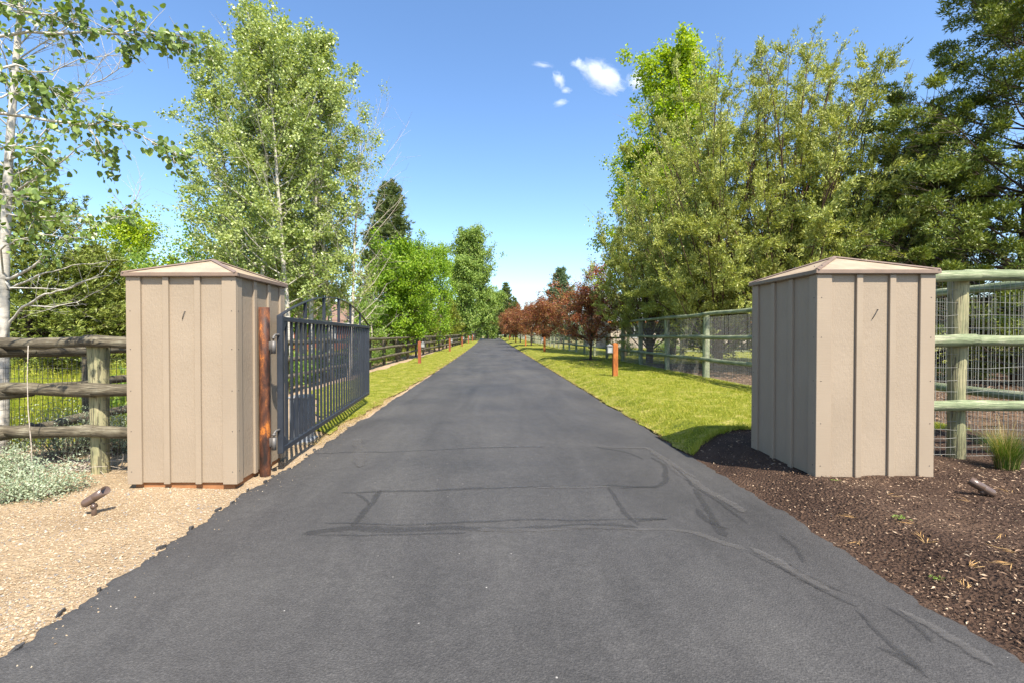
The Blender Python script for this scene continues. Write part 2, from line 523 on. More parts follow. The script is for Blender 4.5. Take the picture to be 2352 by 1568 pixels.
M['l_cedar'] = leaf_mat('dark_juniper_sprig', [(0.045, 0.075, 0.012), (0.12, 0.165, 0.024), (0.27, 0.30, 0.055)], 0.15, 0.5, None, 0.8)
M['l_sage'] = leaf_mat('silver_sage_leaf', [(0.160, 0.208, 0.136), (0.304, 0.360, 0.240), (0.496, 0.544, 0.392)], 0.25)
M['l_shrub'] = leaf_mat('lime_shrub_leaf', [(0.096, 0.184, 0.024), (0.184, 0.288, 0.045), (0.320, 0.416, 0.096)], 0.4)
M['l_meadow'] = leaf_mat('meadow_blade', [(0.144, 0.208, 0.019), (0.304, 0.352, 0.035), (0.576, 0.528, 0.096)], 0.45, big=0.5)
M['l_grass'] = leaf_mat('lawn_blade', [(0.10, 0.16, 0.006), (0.25, 0.29, 0.012), (0.56, 0.48, 0.12)], 0.3, 0.5, None, 4.0)
M['l_tuft'] = leaf_mat('ornamental_grass_blade', [(0.045, 0.10, 0.012), (0.075, 0.14, 0.018), (0.16, 0.19, 0.04)], 0.35)
M['l_straw'] = leaf_mat('straw_blade', [(0.30, 0.20, 0.07), (0.40, 0.29, 0.12), (0.52, 0.42, 0.20)], 0.3)

def mat_chip(name, stops):
    k = NT(name)
    r = k.n('ShaderNodeNewGeometry').outputs['Random Per Island']
    return k.done(k.principled(k.ramp(r, stops), 0.85, 0.25))
M['stone'] = mat_chip('gravel_stone', [(0.0, (0.21, 0.142, 0.08)), (0.3, (0.33, 0.24, 0.142)), (0.65, (0.42, 0.325, 0.21)), (0.84, (0.48, 0.40, 0.29)), (0.90, (0.25, 0.237, 0.22)), (1.0, (0.16, 0.157, 0.152))])
M['chip'] = mat_chip('mulch_chip', [(0.0, (0.022, 0.013, 0.009)), (0.4, (0.070, 0.041, 0.026)), (0.68, (0.16, 0.10, 0.062)), (0.87, (0.31, 0.205, 0.13)), (1.0, (0.55, 0.42, 0.28))])
M['needle'] = mat_chip('dry_needle', [(0.0, (0.38, 0.20, 0.06)), (1.0, (0.62, 0.42, 0.18))])

# ------------------------------------------------------------------ ground, driveway, beds, lawns
def wav(t, seed, f0=1.0, octs=5, fall=0.6):
    r = np.random.default_rng(seed)
    t = np.asarray(t, float); s = np.zeros_like(t); a = 1.0
    for o in range(octs):
        s += a * np.sin(t * f0 * (2.1 ** o) + r.uniform(0, 6.28)); a *= fall
    return s

def road_l(y):
    y = np.asarray(y, float)
    near = np.clip(1 - (y - 9) / 8, 0.25, 1)
    return -2.52 + drift(y) + near * (0.026 * wav(y, 1, 1.7) + 0.015 * wav(y, 2, 11.0, 6, .75))

def road_r(y):
    y = np.asarray(y, float)
    near = np.clip(1 - (y - 9) / 8, 0.25, 1)
    return 2.64 + drift(y) + near * (0.022 * wav(y, 3, 1.5) + 0.010 * wav(y, 4, 11.0, 6, .72))

def grid_mesh(name, X, Y, Z, mat, smooth=True):
    n, m = X.shape
    V = np.stack([X, Y, Z], -1).reshape(-1, 3)
    i = np.arange(n - 1)[:, None] * m; j = np.arange(m - 1)[None, :]
    F = np.stack([i + j, i + j + 1, i + m + j + 1, i + m + j], -1).reshape(-1, 4)
    return mesh_np(name, V, [F], mat, smooth)

def lump(x, y, a, s, seed=7):
    return a * (np.sin(x * s + seed) * np.cos(y * s * 1.13 + seed * 2) + 0.6 * np.sin(x * s * 2.3 + y * s * 1.7) + 0.4 * np.cos(x * s * 4.1 - y * s * 3.3))

# the wide ground sheet
gx = np.concatenate([-np.geomspace(900, 12, 34), np.arange(-11.5, 12.01, 0.5), np.geomspace(12.5, 900, 34)])
gy = np.concatenate([-np.geomspace(300, 8, 14), np.arange(-7.5, 40, 0.5), np.geomspace(40.5, 2200, 60)])
GX, GY = np.meshgrid(gx, gy)
far = sstep((np.abs(GX) - 9) / 20) 
GZ = gz(GX, GY) - 0.07 + lump(GX, GY, 0.02, 1.3) * sstep((np.abs(GX) - 3.2) / 1.5)
struct('ground', grid_mesh('ground', GX, GY, GZ, M['soil']))

# driveway
ry = np.concatenate([np.arange(-5, 1.5, 0.1), np.arange(1.5, 9, 0.022), np.arange(9, 30, 0.25), np.arange(30, 141, 1.0)])
u = np.concatenate([[0, 0.004, 0.015], np.linspace(0.03, 0.97, 26), [0.985, 0.996, 1.0]])
L_, R_ = road_l(ry), road_r(ry)
DX = L_[:, None] + (R_ - L_)[:, None] * u[None, :]
DY = np.repeat(ry[:, None], len(u), 1)
crown = 0.02 * (1 - (2 * u - 1) ** 2)
DZ = rise(DY) + crown[None, :] + lump(DX, DY, 0.0025, 2.2)
edge = np.zeros(len(u)); edge[[0, -1]] = -0.014; edge[[1, -2]] = -0.004
DZ += edge[None, :] + edge[None, :] * 0.5 * wav(DY, 5, 9.0)
# thick broken edges: a skirt down into the ground on both sides
DX = np.hstack([DX[:, :1] - 0.012, DX, DX[:, -1:] + 0.012])
DZ = np.hstack([DZ[:, :1] - 0.09, DZ, DZ[:, -1:] - 0.09])
DY = np.hstack([DY[:, :1], DY, DY[:, -1:]])
drive = struct('driveway', grid_mesh('driveway', DX, DY, DZ, M['asphalt']))

def road_z(x, y):
    l, r = road_l(y), road_r(y)
    uu = np.clip((x - l) / (r - l), 0, 1)
    return rise(y) + 0.02 * (1 - (2 * uu - 1) ** 2) + lump(x, y, 0.0025, 2.2)

def px_road(px, py):
    d = ray(px, py); k = (0.012 - CAM_Z) / d.z
    return np.array([d.x * k, d.y * k])

def strip(pts, w, mat, seed, lift=0.004):
    """a hand-spread sealant strip lying on the asphalt"""
    P = np.array([px_road(*p) for p in pts])
    seg = np.concatenate([[0], np.cumsum(np.linalg.norm(np.diff(P, axis=0), axis=1))])
    n = max(8, int(seg[-1] / 0.05))
    t = np.linspace(0, seg[-1], n)
    C = np.stack([np.interp(t, seg, P[:, 0]), np.interp(t, seg, P[:, 1])], -1)
    if n > 7:
        ker = np.ones(5) / 5
        for a in range(2):
            C[2:-2, a] = np.convolve(C[:, a], ker, 'valid')
    T = np.gradient(C, axis=0); T /= np.linalg.norm(T, axis=1)[:, None] + 1e-9
    Nn = np.stack([-T[:, 1], T[:, 0]], -1)
    C = C + Nn * (0.012 * wav(t, seed, 4.0))[:, None]
    ww = w * (1 + 0.22 * wav(t, seed + 1, 3.0)) * np.clip(np.minimum(t, t[-1] - t) / 0.06 + 0.15, 0, 1)
    rows = []
    for s in (-0.5, -0.17, 0.17, 0.5):
        Q = C + Nn * (ww * s)[:, None]
        rows.append(np.column_stack([Q, road_z(Q[:, 0], Q[:, 1]) + lift]))
    V = np.stack(rows, 1).reshape(-1, 3)
    i = np.arange(n - 1)[:, None] * 4; j = np.arange(3)[None, :]
    F = np.stack([i + j, i + 4 + j, i + 4 + j + 1, i + j + 1], -1).reshape(-1, 4)
    uv = np.stack([np.repeat(t, 4), np.tile([0, 0.33, 0.67, 1.0], n)], -1)
    o = link('sealant_strip', mesh_np('sealant_strip', V, [F], mat, True, uv), drive)
    return o

def cA(x, y): return ((800 + x * .5952) * .784, (1250 + y * .5952) * .784)
def cB(x, y): return ((2200 + x * .3507) * .784, (1450 + y * .3507) * .784)
ST = [
 ('d', .17, cA, [(150, 520), (350, 500), (600, 512), (900, 502), (1200, 505), (1500, 492), (1800, 500)]),
 ('p', .11, cA, [(1000, 512), (1300, 512), (1500, 500), (1800, 505), (2050, 508), (2180, 555), (2330, 605)]),
 ('d', .05, cA, [(140, 530), (330, 540), (640, 536), (950, 520)]),
 ('d', .09, cA, [(335, 325), (520, 318), (800, 315), (1100, 305), (1300, 297), (1650, 292), (1900, 297)]),
 ('p', .09, cA, [(1280, 300), (1480, 300), (1660, 296)]),
 ('d', .12, cA, [(535, 312), (470, 390), (385, 492)]),
 ('d', .08, cA, [(400, 330), (450, 350), (470, 385)]),
 ('d', .10, cA, [(1650, 300), (1720, 400), (1800, 490)]),
 ('d', .07, cA, [(200, 128), (620, 122), (900, 112), (1100, 103), (1330, 100)]),
 ('p', .05, cA, [(1000, 105), (1180, 101), (1330, 100)]),
 ('d', .07, cA, [(1590, 100), (1760, 128), (1830, 160)]),
 ('p', .10, cA, [(1590, 100), (1840, 100), (1960, 175), (2080, 250)]),
 ('d', .10, cA, [(1700, 300), (1900, 297), (1945, 260), (1925, 190), (1860, 150)]),
 ('d', .12, cA, [(2070, 300), (2130, 390), (2170, 470), (2240, 540)]),
 ('d', .10, cA, [(2085, 400), (2140, 480), (2250, 500)]),
 ('p', .16, cA, [(1860, 120), (2000, 220), (2150, 320), (2320, 420)]),
 ('d', .06, cA, [(1960, 190), (2080, 290), (2200, 370), (2330, 470)]),
 ('d', .06, cA, [(250, 478), (600, 482), (900, 478), (1300, 462), (1640, 460), (1940, 455)]),
 ('d', .12, cA, [(1800, 470), (1870, 455), (1945, 456)]),
 ('p', .14, cB, [(0, 440), (180, 520), (400, 660), (640, 800)]),
 ('d', .05, cB, [(0, 480), (180, 560), (400, 700), (700, 860), (900, 940)]),
 ('d', .07, cB, [(845, 950), (1000, 1090), (1250, 1300), (1500, 1480)]),
 ('d', .12, cB, [(1055, 1270), (1300, 1370), (1480, 1520)]),
 ('p', .13, cB, [(1250, 950), (1500, 1080), (1800, 1260), (2050, 1420)]),
 ('d', .06, cB, [(250, 330), (400, 470), (430, 560)]),
 ('d', .05, cB, [(330, 560), (560, 720), (820, 820)]),
 ('d', .06, cB, [(1100, 900), (1400, 1080), (1480, 1220)]),
 ('p', .25, cA, [(420, 60), (430, 200)]),
]
for q, (kind, w, cf, pts) in enumerate(ST):
    strip([cf(*p) for p in pts], w * .75, M['seal_dark' if kind == 'd' else 'seal_pale'], 40 + 3 * q, 0.004 + 0.0003 * q)

def sheet(name, xl, xr, yf, yb, nx, rows, mat, dz, amp=0.01, s=3.0, label=None):
    """a bed or lawn between two side lines xl(y), xr(y) and a front line yf(u)"""
    uu = np.linspace(0, 1, nx)
    vv = rows
    Y = np.zeros((len(vv), nx)); X = np.zeros_like(Y)
    for j, a in enumerate(uu):
        y0 = yf(a)
        y = y0 + (yb - y0) * vv
        Y[:, j] = y
        X[:, j] = xl(y) * (1 - a) + xr(y) * a
    e = np.clip(np.minimum(uu, 1 - uu) * 40, 0, 1)[None, :]
    Z = gz(X, Y) + dz + lump(X, Y, amp, s) * e
    return struct(name, grid_mesh(name, X, Y, Z, mat))

rows_near = np.linspace(0, 1, 120)
rows_far = np.concatenate([np.linspace(0, .25, 120), np.linspace(.25, 1, 80)[1:]])
sheet('gravel_bed', lambda y: np.full_like(y, -7.4), lambda y: road_l(y) + .02, lambda a: -4.0, 9.2, 60, rows_near, M['gravel'], -0.022, 0.008)
sheet('mulch_bed', lambda y: road_r(y) - .02, lambda y: np.full_like(y, 9.5), lambda a: -4.0, 7.6, 60, rows_near, M['mulch'], -0.012, 0.012)
def lawn_front(a):
    x = 2.65 + a * 4.6
    return 6.35 + 0.75 * min(1, max(0, (x - 2.65) / 0.9)) + 0.05 * math.sin(x * 7)
sheet('lawn', lambda y: road_r(y) + .03 + .022 * wav(y, 11, 5.0, 6, .75), lambda y: 7.25 + drift(y), lawn_front, 121.0, 40, rows_far, M['lawn'], 0.004, 0.012, 2.0)
def lawn_l_edge(y): return -3.0 - 2.25 * sstep((y - 7.3) / 7.0) + 0.1 * wav(y, 12, 1.1) + drift(y) * 0.6
sheet('lawn', lambda y: np.minimum(lawn_l_edge(y), road_l(y) - 0.3), lambda y: road_l(y) - .16 * np.clip(1 - (y - 9) / 12, 0, 1) + .03 * wav(y, 13, 2.0) - .03, lambda a: 8.1 - 0.5 * a, 121.0, 24, rows_far, M['lawn'], 0.008, 0.010, 2.0)
sheet('dirt_path', lambda y: np.full_like(y, -7.0), lambda y: road_l(y) + .02, lambda a: 8.9, 118.0, 24, rows_far, M['dirt'], -0.032, 0.008)
sheet('bark_bed', lambda y: np.full_like(y, 7.2), lambda y: np.full_like(y, 22.0), lambda a: 7.4, 23.5, 40, rows_near, M['bark_chip'], -0.02, 0.03, 1.5)
sheet('lawn', lambda y: np.full_like(y, 6.9), lambda y: np.full_like(y, 40.0), lambda a: 23.3, 60.0, 40, rows_near, M['lawn'], 0.0, 0.015, 1.0)


# crumbled lumps along the broken left edge of the asphalt
q_ = np.random.default_rng(90)
for i in range(16):
    y_ = 2.3 + 4.8 * (i + q_.uniform(0, 1)) / 16
    L_c, W_c, H_c = q_.uniform(.012, .06), q_.uniform(.010, .022), q_.uniform(.004, .009)
    x_ = float(road_l(y_)) + q_.uniform(-.055, .015)
    m_ = 9; a_ = np.arange(m_) * 6.283 / m_
    rr_ = 1 + q_.normal(0, .16, m_)
    lo_ = np.column_stack([W_c * rr_ * np.cos(a_), L_c * rr_ * np.sin(a_), np.full(m_, -.03)])
    hi_ = np.column_stack([W_c * .82 * rr_ * np.cos(a_), L_c * .85 * rr_ * np.sin(a_), H_c * (.4 + q_.uniform(0, .9, m_))])
    V_ = np.vstack([lo_, hi_, [[0, 0, H_c]]])
    F_ = [[j, (j + 1) % m_, m_ + (j + 1) % m_, m_ + j] for j in range(m_)]
    T_ = [[m_ + j, m_ + (j + 1) % m_, 2 * m_] for j in range(m_)]
    link('asphalt_crumb', Geo().poly(V_, F_, T_).mesh('asphalt_crumb', M['asphalt']), drive, (x_, y_, float(rise(y_)) - .004), (0, 0, q_.normal(0, .25)))
# ------------------------------------------------------------------ sheds
NAIL = Geo().tube([(0, .003, 0), (0, -.002, 0)], 0.0048, 6).mesh('nail', M['dark'])
def shed(loc, label, base_gap, wall_h=2.226, w=1.22, sill=True):
    """loc: middle of the base; local z 0 is the ground the shed stands on, wall_h the eave"""
    root = thing('shed', label, 'shed', loc)
    h = w / 2
    zb = base_gap
    R4 = [Matrix.Rotation(a * math.pi / 2, 3, 'Z') for a in range(4)]
    def put(name, geo, mat, a=0, par=None, smooth=False):
        o = link(name, geo.mesh(name, mat, smooth), par or root, (0, 0, 0), (0, 0, a * math.pi / 2))
        return o
    for a in range(4):
        # wall sheet, inset so that corner sheets butt against each other
        put('wall_panel', Geo().box((0 if a % 2 == 0 else 0, -h + 0.009, (zb + wall_h) / 2), (w - (0.0 if a % 2 == 0 else 0.036), 0.018, wall_h - zb)), M['siding'], a)
        for q, bx in enumerate((-0.165, 0.170)):
            put('batten', Geo().box((bx, -h - 0.0135, (zb - 0.012 + wall_h - 0.004) / 2), (0.062, 0.027, wall_h - 0.004 - zb + 0.012), 0.003), M['trim'], a)
        for s in (-1, 1):
            wd = 0.125 if a % 2 == 0 else 0.098
            ex = 0.026 if a % 2 == 0 else 0.0
            cx = s * (h + ex - (wd + ex) / 2)
            cb = put('corner_board', Geo().box((cx, -h - 0.013, (zb - 0.014 + wall_h - 0.003) / 2), (wd + ex, 0.026, wall_h - 0.003 - zb + 0.014), 0.003), M['trim'], a)
            if a in (0, 1, 3):
                for zz in (0.12, 0.55, 0.98, 1.42, 1.82, 2.14):
                    link('nail', NAIL, cb, (cx + s * 0.03, -h - 0.0265, zb + zz))
    # hip roof of sheet metal, one panel each side, hip caps and eave flashing
    ov = h + 0.047
    zt = wall_h + 0.040
    ap = np.array([0, 0, wall_h + 0.262])
    for a in range(4):
        Pn = np.array([[-ov, -ov, zt], [ov, -ov, zt], ap, [-ov, -ov, zt - .012], [ov, -ov, zt - .012], ap - [0, 0, .012]])
        put('roof_panel', Geo().poly(Pn, [[0, 3, 4, 1]], [[0, 1, 2], [3, 5, 4]]), M['roofmetal'], a)
        g = Geo().box((0, -ov - 0.004, zt - 0.017), (2 * ov + 0.016, 0.014, 0.040), 0.003)
        g.box((0, -ov + 0.022, zt - 0.0395), (2 * ov - 0.04, 0.040, 0.006))
        put('fascia', g, M['fascia'], a)
        c0 = np.array([-ov - .004, -ov - .004, zt + .005]); c1 = ap + np.array([0, 0, .010])
        d = c1 - c0; side = np.cross(d, [0, 0, 1.0]); side /= np.linalg.norm(side)
        P = []
        for c in (c0, c1):
            k = 0.030
            P += [c + side * k - [0, 0, .006], c + [0, 0, .010], c - side * k - [0, 0, .006]]
        put('hip_cap', Geo().poly(np.array(P), [[0, 1, 4, 3], [1, 2, 5, 4]]), M['fascia'], a)
    if sill: put('base_sill', Geo().box((0, 0, zb * 0.5 - 0.06), (w - 0.05, w - 0.05, zb + 0.14)), M['sill'])
    return root

dL = 5.0
xl0, xl1 = -3.894, -2.730
shed_l = shed((((xl0 + xl1) / 2), dL + 0.556, 0.0), 'tan board and batten shed beside the rusted gate post, standing on gravel', 0.045, 2.226, 1.112)
# wire stub poking out of the front sheet
def stub(root, x, z, dx, dz, h):
    g = Geo().tube([(x, -h + .03, z), (x, -h - .012, z), (x + dx * .5, -h - .014, z + dz * .5), (x + dx, -h - .010, z + dz)], [0.004, 0.004, 0.0035, 0.003], 6)
    link('wire_stub', g.mesh('wire_stub', M['dark'], True), root)
stub(shed_l, 0.03, 1.86, -0.028, -0.085, .556)
dR = 4.78
xr0, xr1 = 3.262, 4.460
shed_r = shed((((xr0 + xr1) / 2), dR + 0.573, 0.17), 'tan board and batten shed on dark mulch, its left side in shade', 0.0, 2.226 - 0.17, 1.146, False)
stub(shed_r, 0.03, 1.70, -0.058, -0.10, .573)

# ------------------------------------------------------------------ gate and its post
pp = at_y(609, 1085, 5.46)
post = thing('gate_post', 'rusted round steel gate post against the tan shed', 'post', (pp.x, 5.46, 0))
g = Geo()
th = np.linspace(0, 2 * math.pi, 19)[:-1]
ring = lambda r, z: np.column_stack([r * np.cos(th), r * np.sin(th), np.full(18, z)])
V = np.vstack([ring(.060, -.15), ring(.060, .6), ring(.060, 1.3), ring(.060, 1.93), ring(.052, 1.93), ring(.052, 1.80)])
F = [[k * 18 + j, k * 18 + (j + 1) % 18, (k + 1) * 18 + (j + 1) % 18, (k + 1) * 18 + j] for k in range(5) for j in range(18)]
g.poly(V, F, [[90 + j, 90 + (j + 1) % 18, 90] for j in range(1, 17)])
link('post_pipe', g.mesh('post_pipe', M['rust'], True), post)
GA = np.array([-2.545, 5.60]); GB = np.array([-2.975, 11.10])
gate_len = float(np.linalg.norm(GB - GA))
gate_ang = math.atan2(GB[1] - GA[1], GB[0] - GA[0])
for zz in (1.46, 0.34):
    hx, hy = GA[0] - pp.x, GA[1] - 5.46
    g = Geo().box((.085, 0.0, zz + .03), (.07, .03, .10), .004)
    g.tube([(.105, .0, zz - .06), (.105, .0, zz + .085)], .027, 12)
    hb = link('hinge', g.mesh('hinge', M['hinge'], True), post)
    g = Geo().tube([(.105, 0, zz + .06), (.105, 0, zz + .13), (.112, .03, zz + .155), (.118, .10, zz + .155), (.12, .20, zz + .155)], .014, 10)
    g.tube([(.105, 0, zz + .11), (.105, .0, zz + .128)], .024, 10)
    link('hinge_bolt', g.mesh('hinge_bolt', M['hinge'], True), hb)

gate = thing('driveway_gate', 'dark slate metal gate of square pickets with an arched top, swung open', 'gate', (GA[0], GA[1], rise(6.0)), gate_ang)
def gpart(name, geo, smooth=False): return link(name, geo.mesh(name, M['gate'], smooth), gate)
ZT, ZB = 1.81, 0.25
gpart('hinge_stile', Geo().box((0.0, 0, (1.845 + .205) / 2), (.065, .065, 1.64), .005))
gpart('latch_stile', Geo().box((gate_len, 0, (1.80 + .235) / 2), (.05, .05, 1.60), .004))
gpart('top_rail', Geo().box((gate_len / 2 + .003, 0, ZT - .01), (gate_len - .065 + .006, .052, .055), .004))
gpart('bottom_rail', Geo().box((gate_len / 2 + .003, 0, ZB), (gate_len - .065 + .006, .054, .065), .004))
nb = 29
picket = Geo().box((0, 0, (ZT - .037 + ZB + .032) / 2), (.030, .030, ZT - .037 - ZB - .032 + .004)).mesh('picket', M['gate'])
for i in range(nb):
    link('picket', picket, gate, (.19 + i * (gate_len - .34) / (nb - 1), 0, 0))
s = np.linspace(-.02, gate_len + .01, 40)
zz = 1.845 + .41 * (1 - ((s - gate_len / 2) / (gate_len / 2 + .02)) ** 2)
tx = np.gradient(s); tz = np.gradient(zz); ln = np.hypot(tx, tz); nxv, nzv = -tz / ln, tx / ln
P = []
for i in range(40):
    for (yy, k) in ((-.024, 0), (.024, 0), (.024, -.012), (-.024, -.012)):
        P.append([s[i] + nxv[i] * k, yy, zz[i] + nzv[i] * k])
F = [[i * 4 + a, i * 4 + 4 + a, i * 4 + 4 + (a + 1) % 4, i * 4 + (a + 1) % 4] for i in range(39) for a in range(4)]
F += [[3, 2, 1, 0], [156, 157, 158, 159]]
gpart('arch_bar', Geo().poly(np.array(P), F))
for kq in range(1, 6):
    sx = kq * gate_len / 6
    zt_ = 1.845 + .41 * (1 - ((sx - gate_len / 2) / (gate_len / 2)) ** 2)
    gpart('arch_strut', Geo().box((sx, 0, (ZT + .018 + zt_) / 2), (.04, .04, zt_ - ZT - .03)))
for (z0, sg) in ((ZT - .038, -1), (ZB + .033, 1)):
    P = np.array([[.033, -.02, z0], [.17, -.02, z0], [.033, -.02, z0 + sg * .15], [.033, .02, z0], [.17, .02, z0], [.033, .02, z0 + sg * .15]])
    gpart('gusset', Geo().poly(P, [[0, 1, 4, 3], [1, 2, 5, 4], [2, 0, 3, 5]], [[0, 2, 1], [3, 4, 5]]))

ob = thing('gate_operator', 'grey gate operator box on the ground behind the open gate', 'box', (-2.97, 7.25, 0), 0.05)
link('housing', Geo().box((0, 0, .33), (.26, .34, .66), .012).mesh('housing', M['opbox']), ob)
link('lid', Geo().box((0, 0, .672), (.285, .365, .035), .008).mesh('lid', M['galv']), ob)
link('base_pad', Geo().box((0, 0, -.005), (.36, .44, .05), .008).mesh('base_pad', M['opbox']), ob)

# ------------------------------------------------------------------ spotlights
def spotlight(loc, axis, stake, label):
    root = thing('spotlight', label, 'spotlight', loc, 0, 'bronze spotlights aimed at the sheds')
    ax = Vector(axis).normalized()
    c = Vector((0, 0, stake))
    L, r = .215, .038
    q = ax.to_track_quat('Z', 'Y').to_matrix()
    def loft(prof, n=20, cut=0.0, mat='bronze', name='housing', inner=False):
        V = []
        for (z, rr) in prof:
            for a in range(n):
                t = 2 * math.pi * a / n
                zz = z
                if cut and z > L * .45: zz = z + cut * math.cos(t)      # hooded mouth cut on the slant
                V.append(q @ Vector((rr * math.cos(t), rr * math.sin(t), zz)) + c)
        F = [[k * n + j, k * n + (j + 1) % n, (k + 1) * n + (j + 1) % n, (k + 1) * n + j] for k in range(len(prof) - 1) for j in range(n)]
        return Geo().poly(np.array([list(v) for v in V]), F)
    prof = [(-L * .5 + r * (1 - math.cos(t)), max(.001, r * math.sin(t))) for t in np.linspace(0, math.pi / 2, 7)]
    prof += [(-.005, r), (-.003, r * .975), (.003, r * .975), (.005, r * 1.01), (L * .5, r * 1.01), (L * .5, r * .90), (L * .12, r * .88), (L * .12, .001)]
    link('housing', loft(prof, cut=.02).mesh('housing', M['bronze'], True), root)
    g = Geo().tube([(0, 0, -.05), (0, 0, .03), (0, 0, stake * .55), (c.x - ax.x * .03, c.y - ax.y * .03, stake - .025)], [.02, .021, .017, .016], 12)
    link('stake', g.mesh('stake', M['bronze'], True), root)
    link('knuckle', Geo().tube([(-.0, -.022, stake * .5), (0, .022, stake * .5)], .02, 12).mesh('knuckle', M['bronze'], True), root)
    return root
s1 = on_ground(216, 1176); s2 = on_ground(2256, 1134)
spotlight((s1.x, s1.y, s1.z - .02), (.72, .25, .52), .155, 'bronze spotlight on a short stake in the pale gravel, tilted up')
spotlight((s2.x, s2.y, s2.z - .015), (-.70, .22, .48), .075, 'bronze spotlight lying low on the dark mulch, tilted up')

# ------------------------------------------------------------------ fences of round timber
def log_mesh(name, mat, seed, sides=10, rings=9, bend=0.16, vertical=False, dome=0.35):
    r = np.random.default_rng(seed)
    t = np.linspace(0, 1, rings)
    V = []
    bx, bz = bend * np.sin(t * math.pi * 1.3 + r.uniform(0, 3)), bend * np.sin(t * math.pi * 1.7 + r.uniform(0, 3))
    if vertical: bx *= 0; bz *= 0
    ph = r.uniform(0, 6.28, 3)
    for i, a in enumerate(t):
        rr = 1 + 0.07 * math.sin(3 * a + ph[0]) + 0.04 * r.normal()
        for j in range(sides):
            th = 2 * math.pi * j / sides
            q = rr * (1 + 0.05 * math.sin(2 * th + ph[1]) + 0.03 * r.normal())
            c, s_ = q * math.cos(th), q * math.sin(th)
            V.append([c, s_, a] if vertical else [a - .5, c + bx[i], s_ + bz[i]])
    V = np.array(V)
    F = [[k * sides + j, k * sides + (j + 1) % sides, (k + 1) * sides + (j + 1) % sides, (k + 1) * sides + j] for k in range(rings - 1) for j in range(sides)]
    n = len(V)
    e0 = V[:sides].mean(0); e1 = V[-sides:].mean(0)
    if vertical:
        in1 = V[-sides:] * [.7, .7, 1] + [0, 0, dome * 0.02]; tip = e1 + [0, 0, dome * .03]
    else:
        in1 = (V[-sides:] - e1) * .72 + e1 + [.008, 0, 0]; tip = e1 + [.010, 0, 0]
    V = np.vstack([V, in1, tip, e0])
    T = []
    for j in range(sides):
        j2 = (j + 1) % sides; b = n - sides
        F.append([b + j, b + j2, n + j2, n + j])
        T.append([n + j, n + j2, n + sides])
        T.append([j2, j, n + sides + 1])
    if not vertical: F = [f[::-1] for f in F]; T = [q[::-1] for q in T]
    return Geo().poly(V, F, T).mesh(name, mat, True)

LOGS = {}
for mk in ('wood_l', 'wood_r', 'wood_post'):
    LOGS[mk] = [log_mesh('rail', M[mk], 10 + i) for i in range(3)]
    LOGS[mk + '_far'] = [log_mesh('rail', M[mk], 20 + i, 7, 4, .15) for i in range(2)]
    LOGS[mk + '_post'] = [log_mesh('fence_post', M[mk], 30 + i, 12, 6, vertical=True) for i in range(2)]
    LOGS[mk + '_post_far'] = [log_mesh('fence_post', M[mk], 40, 7, 3, vertical=True)]

def wire_panel(a, b, z0a, z0b, h, sv, hs, r, mat, seed=0, sag=0.0):
    """welded wire between two posts, relative to a"""
    g = Geo()
    L = float(np.linalg.norm(np.array(b[:2]) - np.array(a[:2])))
    d = (np.array(b[:2]) - np.array(a[:2])) / L
    rr = np.random.default_rng(seed)
    nv = int(L / sv)
    P = []
    def wire(p, q):
        p, q = np.array(p), np.array(q)
        t = (q - p) / np.linalg.norm(q - p)
        x = np.cross(t, [0, 0, 1.]) if abs(t[2]) < .7 else np.array([d[0], d[1], 0])
        x /= np.linalg.norm(x); y = np.cross(t, x)
        V = [c + r * v for c in (p, q) for v in (x, -.5 * x + .87 * y, -.5 * x - .87 * y)]
        g.add(V, [[0, 1, 4, 3], [1, 2, 5, 4], [2, 0, 3, 5]])
    for i in range(nv + 1):
        t = i * L / nv
        zz = z0a + (z0b - z0a) * t / L
        j = rr.normal(0, .006) * (1 if sag else .3); j2 = rr.normal(0, .008) * (1 if sag else .3)
        wire((d[0] * (t + j), d[1] * (t + j), zz + .02), (d[0] * (t + j2), d[1] * (t + j2), zz + h))
    for hh in hs:
        prev = None
        for m in range(7):
            t = m * L / 6
            zz = z0a + (z0b - z0a) * t / L + hh + rr.normal(0, sag)
            p = (d[0] * t, d[1] * t, zz)
            if prev: wire(prev, p)
            prev = p
    return g.mesh('wire_mesh', mat)

